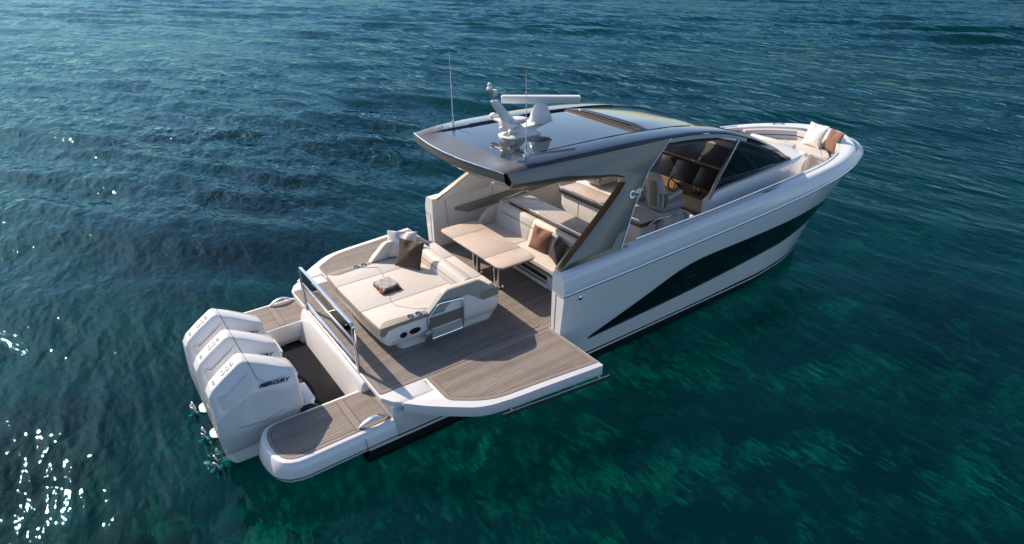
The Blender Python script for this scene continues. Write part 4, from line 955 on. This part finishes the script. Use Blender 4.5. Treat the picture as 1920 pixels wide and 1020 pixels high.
for z, a, c in ((.16, .215, .165), (.21, .22, .17), (.32, .185, .15), (.42, .13, .12), (.50, .10, .09)):
    rows.append([(2.74+a*math.cos(t), c*math.sin(t), RT+z) for t in np.linspace(0, 2*math.pi, 24, endpoint=False)])
loft(b_, rows, closed=True, caps=True); build('radar_pedestal', b_, PLAST, rd, smooth=50)
b_ = BM(); ax_ = V((.807, -.590, 0)); pn = V((.590, .807, 0)); rows = []
for t, k in ((-.70, .75), (-.685, 1), (.685, 1), (.70, .75)):
    c_ = V((2.74, 0, RT+.555))+ax_*t; o_ = fillet([(-.055, -.068), (.055, -.068), (.07, .045), (.045, .068), (-.045, .068), (-.07, .045)], .02, 3)
    rows.append([tuple(c_+pn*p[0]*k+V((0, 0, p[1]*k))) for p in o_])
loft(b_, rows, closed=True, caps=True)
build('radar_scanner', b_, PLAST, rd, smooth=35)
for s in (-1, 1):
    z0 = float(RZ(1.58))+.05
    b_ = BM(); lathe(b_, [(.045, 0), (.045, .012), (.018, .03), (.018, .07), (.03, .075), (.03, .10), (.015, .11), (.013, .20), (0, .20)], (1.58, s*1.10, z0), 12); box(b_, 1.52, 1.64, s*1.10-.012, s*1.10+.012, z0+.03, z0+.05)
    an = build('antenna', b_, CHROME, ht)
    b_ = BM(); tube(b_, [(1.58, s*1.10, z0+.18), (1.575, s*1.10, z0+.8), (1.565, s*1.10, z0+1.32)], [.0075, .006, .003], 6); build('whip', b_, PLAST, an)
    b_ = BM(); tube(b_, fillet([(1.46, s*1.28, z0-.0), (1.40, s*1.22, z0+.02), (1.30, s*1.2, z0-.005)], .02, 3, closed=False), .008, 6); build('cable_gland', b_, DSTEEL, an)
# ================================================================== LOOSE THINGS
def pillow(name, c, e1, up, w_, h_, th, mat, label, cat='cushion', seed=0, fur=0):
    rr = np.random.default_rng(seed); n_ = 26
    e1 = V(e1).normalized(); up = V(up).normalized(); nn = e1.cross(up).normalized(); up = nn.cross(e1)
    ph = rr.random(8)*6.28; b = BM(); g = {}
    for side in (1, -1):
        for i in range(n_+1):
            for j in range(n_+1):
                u, v = i/n_*2-1, j/n_*2-1
                if side < 0 and (abs(u) == 1 or abs(v) == 1): continue
                ru, rv_ = 1-.085*(1-v*v)**1.0, 1-.085*(1-u*u)**1.0    # edges pulled in, corners stay out
                x, y = u*ru*w_/2, v*rv_*h_/2
                t = max(0, (1-abs(u)**2.6))**.62*max(0, (1-abs(v)**2.6))**.62
                edge = max(abs(u), abs(v))
                ca_ = math.atan2(v, u); wr = .006*math.sin(3.1*u+2*v+ph[0])*math.sin(2.7*v-2*u+ph[1])+.007*math.sin(23*ca_+ph[2]+3*edge)*edge**3*(1-edge)*4
                z = side*(th/2*t+wr*t**.5)+.012*math.sin(3*u+ph[4])*math.sin(2.6*v+ph[5])
                z += .045*max(0, 1-((u-.0)**2/.18+(v-.95)**2/.5))*(-1 if side > 0 else .3)*t**.3
                g[side, i, j] = b.verts.new(e1*x+up*(y+h_/2)+nn*z)
    G = lambda s_, i, j: g.get((s_, i, j)) or g[1, i, j]
    for s_ in (1, -1):
        for i in range(n_):
            for j in range(n_): face(b, [G(s_, i, j), G(s_, i+1, j), G(s_, i+1, j+1), G(s_, i, j+1)])
    o = build(name, b, mat, None, smooth=80)
    o.location = c
    return tag(o, label, cat)
pillow('cushion', (.20, .88, .555), (.66, -.60, 0), (.30, .36, .88), .58, .52, .16, WHITEC, 'white cushion leaning behind the brown one on the sun pad', seed=1)
pillow('cushion', (.12, .46, .555), (.50, -.86, 0), (.34, .20, .92), .54, .52, .17, BROWNC, 'dark brown cushion standing in front of a white one on the sun pad', seed=2)
pillow('cushion', (2.56, -.20, .468), (.10, -1, 0), (.40, .0, .92), .50, .46, .16, RUST, 'rust brown cushion leaning on the cockpit sofa behind the table', seed=3)
pillow('cushion', (2.52, -.72, .468), (-.34, -.94, 0), (.42, -.18, .90), .47, .45, .15, ESPR, 'dark espresso cushion on the sofa between the rust one and the arch', seed=4)
pillow('cushion', (11.72, -.30, .963), (-.22, -.97, 0), (.34, -.06, .94), .60, .62, .19, WHITEC, 'large white cushion standing on the bow lounge', seed=5)
pillow('cushion', (11.70, -.82, .963), (-.45, -.89, 0), (.26, -.14, .95), .54, .56, .18, RUST, 'rust brown cushion beside the white one at the bow', seed=6)
pillow('cushion', (10.62, 1.02, 1.0), (.25, -.97, 0), (.9, .2, .35), .62, .40, .14, FUR, 'shaggy brown cushion just past the end of the windscreen at the bow', seed=7)
def towel(name, c, yaw, w_, d_, th, mat, label, seed, layers=2):
    b = BM(); rr = np.random.default_rng(seed); ca, sa = math.cos(yaw), math.sin(yaw); n_ = 22
    ph = rr.random(6)*6.28
    for k in range(layers):
        z0 = k*th/layers; hgt = th/layers*.96; grid = {}
        sh = rr.uniform(-.006, .006, 2)
        for side in (0, 1):
            for i in range(n_+1):
                for j in range(n_+1):
                    u, v = i/n_*2-1, j/n_*2-1
                    ed_ = (1-abs(u)**8)*(1-abs(v)**8)
                    x = u*w_/2*(1-.03*k)+sh[0]+.004*math.sin(9*v+ph[0]); y = v*d_/2*(1-.03*k)+sh[1]+.004*math.sin(8*u+ph[1])
                    zz = z0+hgt/2+(1 if side else -1)*hgt/2*max(0, ed_)**.35
                    if side: zz += .006*math.sin(6*u+ph[2])*math.sin(5*v+ph[3])+.003*math.sin(17*u+ph[4])*math.sin(14*v+ph[5])
                    grid[side, i, j] = b.verts.new((x*ca-y*sa, x*sa+y*ca, max(zz, z0+.001)))
        for side in (0, 1):
            for i in range(n_):
                for j in range(n_): face(b, [grid[side, i, j], grid[side, i+1, j], grid[side, i+1, j+1], grid[side, i, j+1]])
    o = build(name, b, mat, None, smooth=70); o.location = c; return tag(o, label, 'towel')
towel('folded_towel', (-.50, .02, .557), -.05, .36, .40, .052, TOWB, 'folded reddish brown towel lying on the sun pad', 1)
towel('folded_towel', (-.50, .04, .609), .12, .31, .36, .045, TOWG, 'folded light grey towel on top of the brown towel', 2)
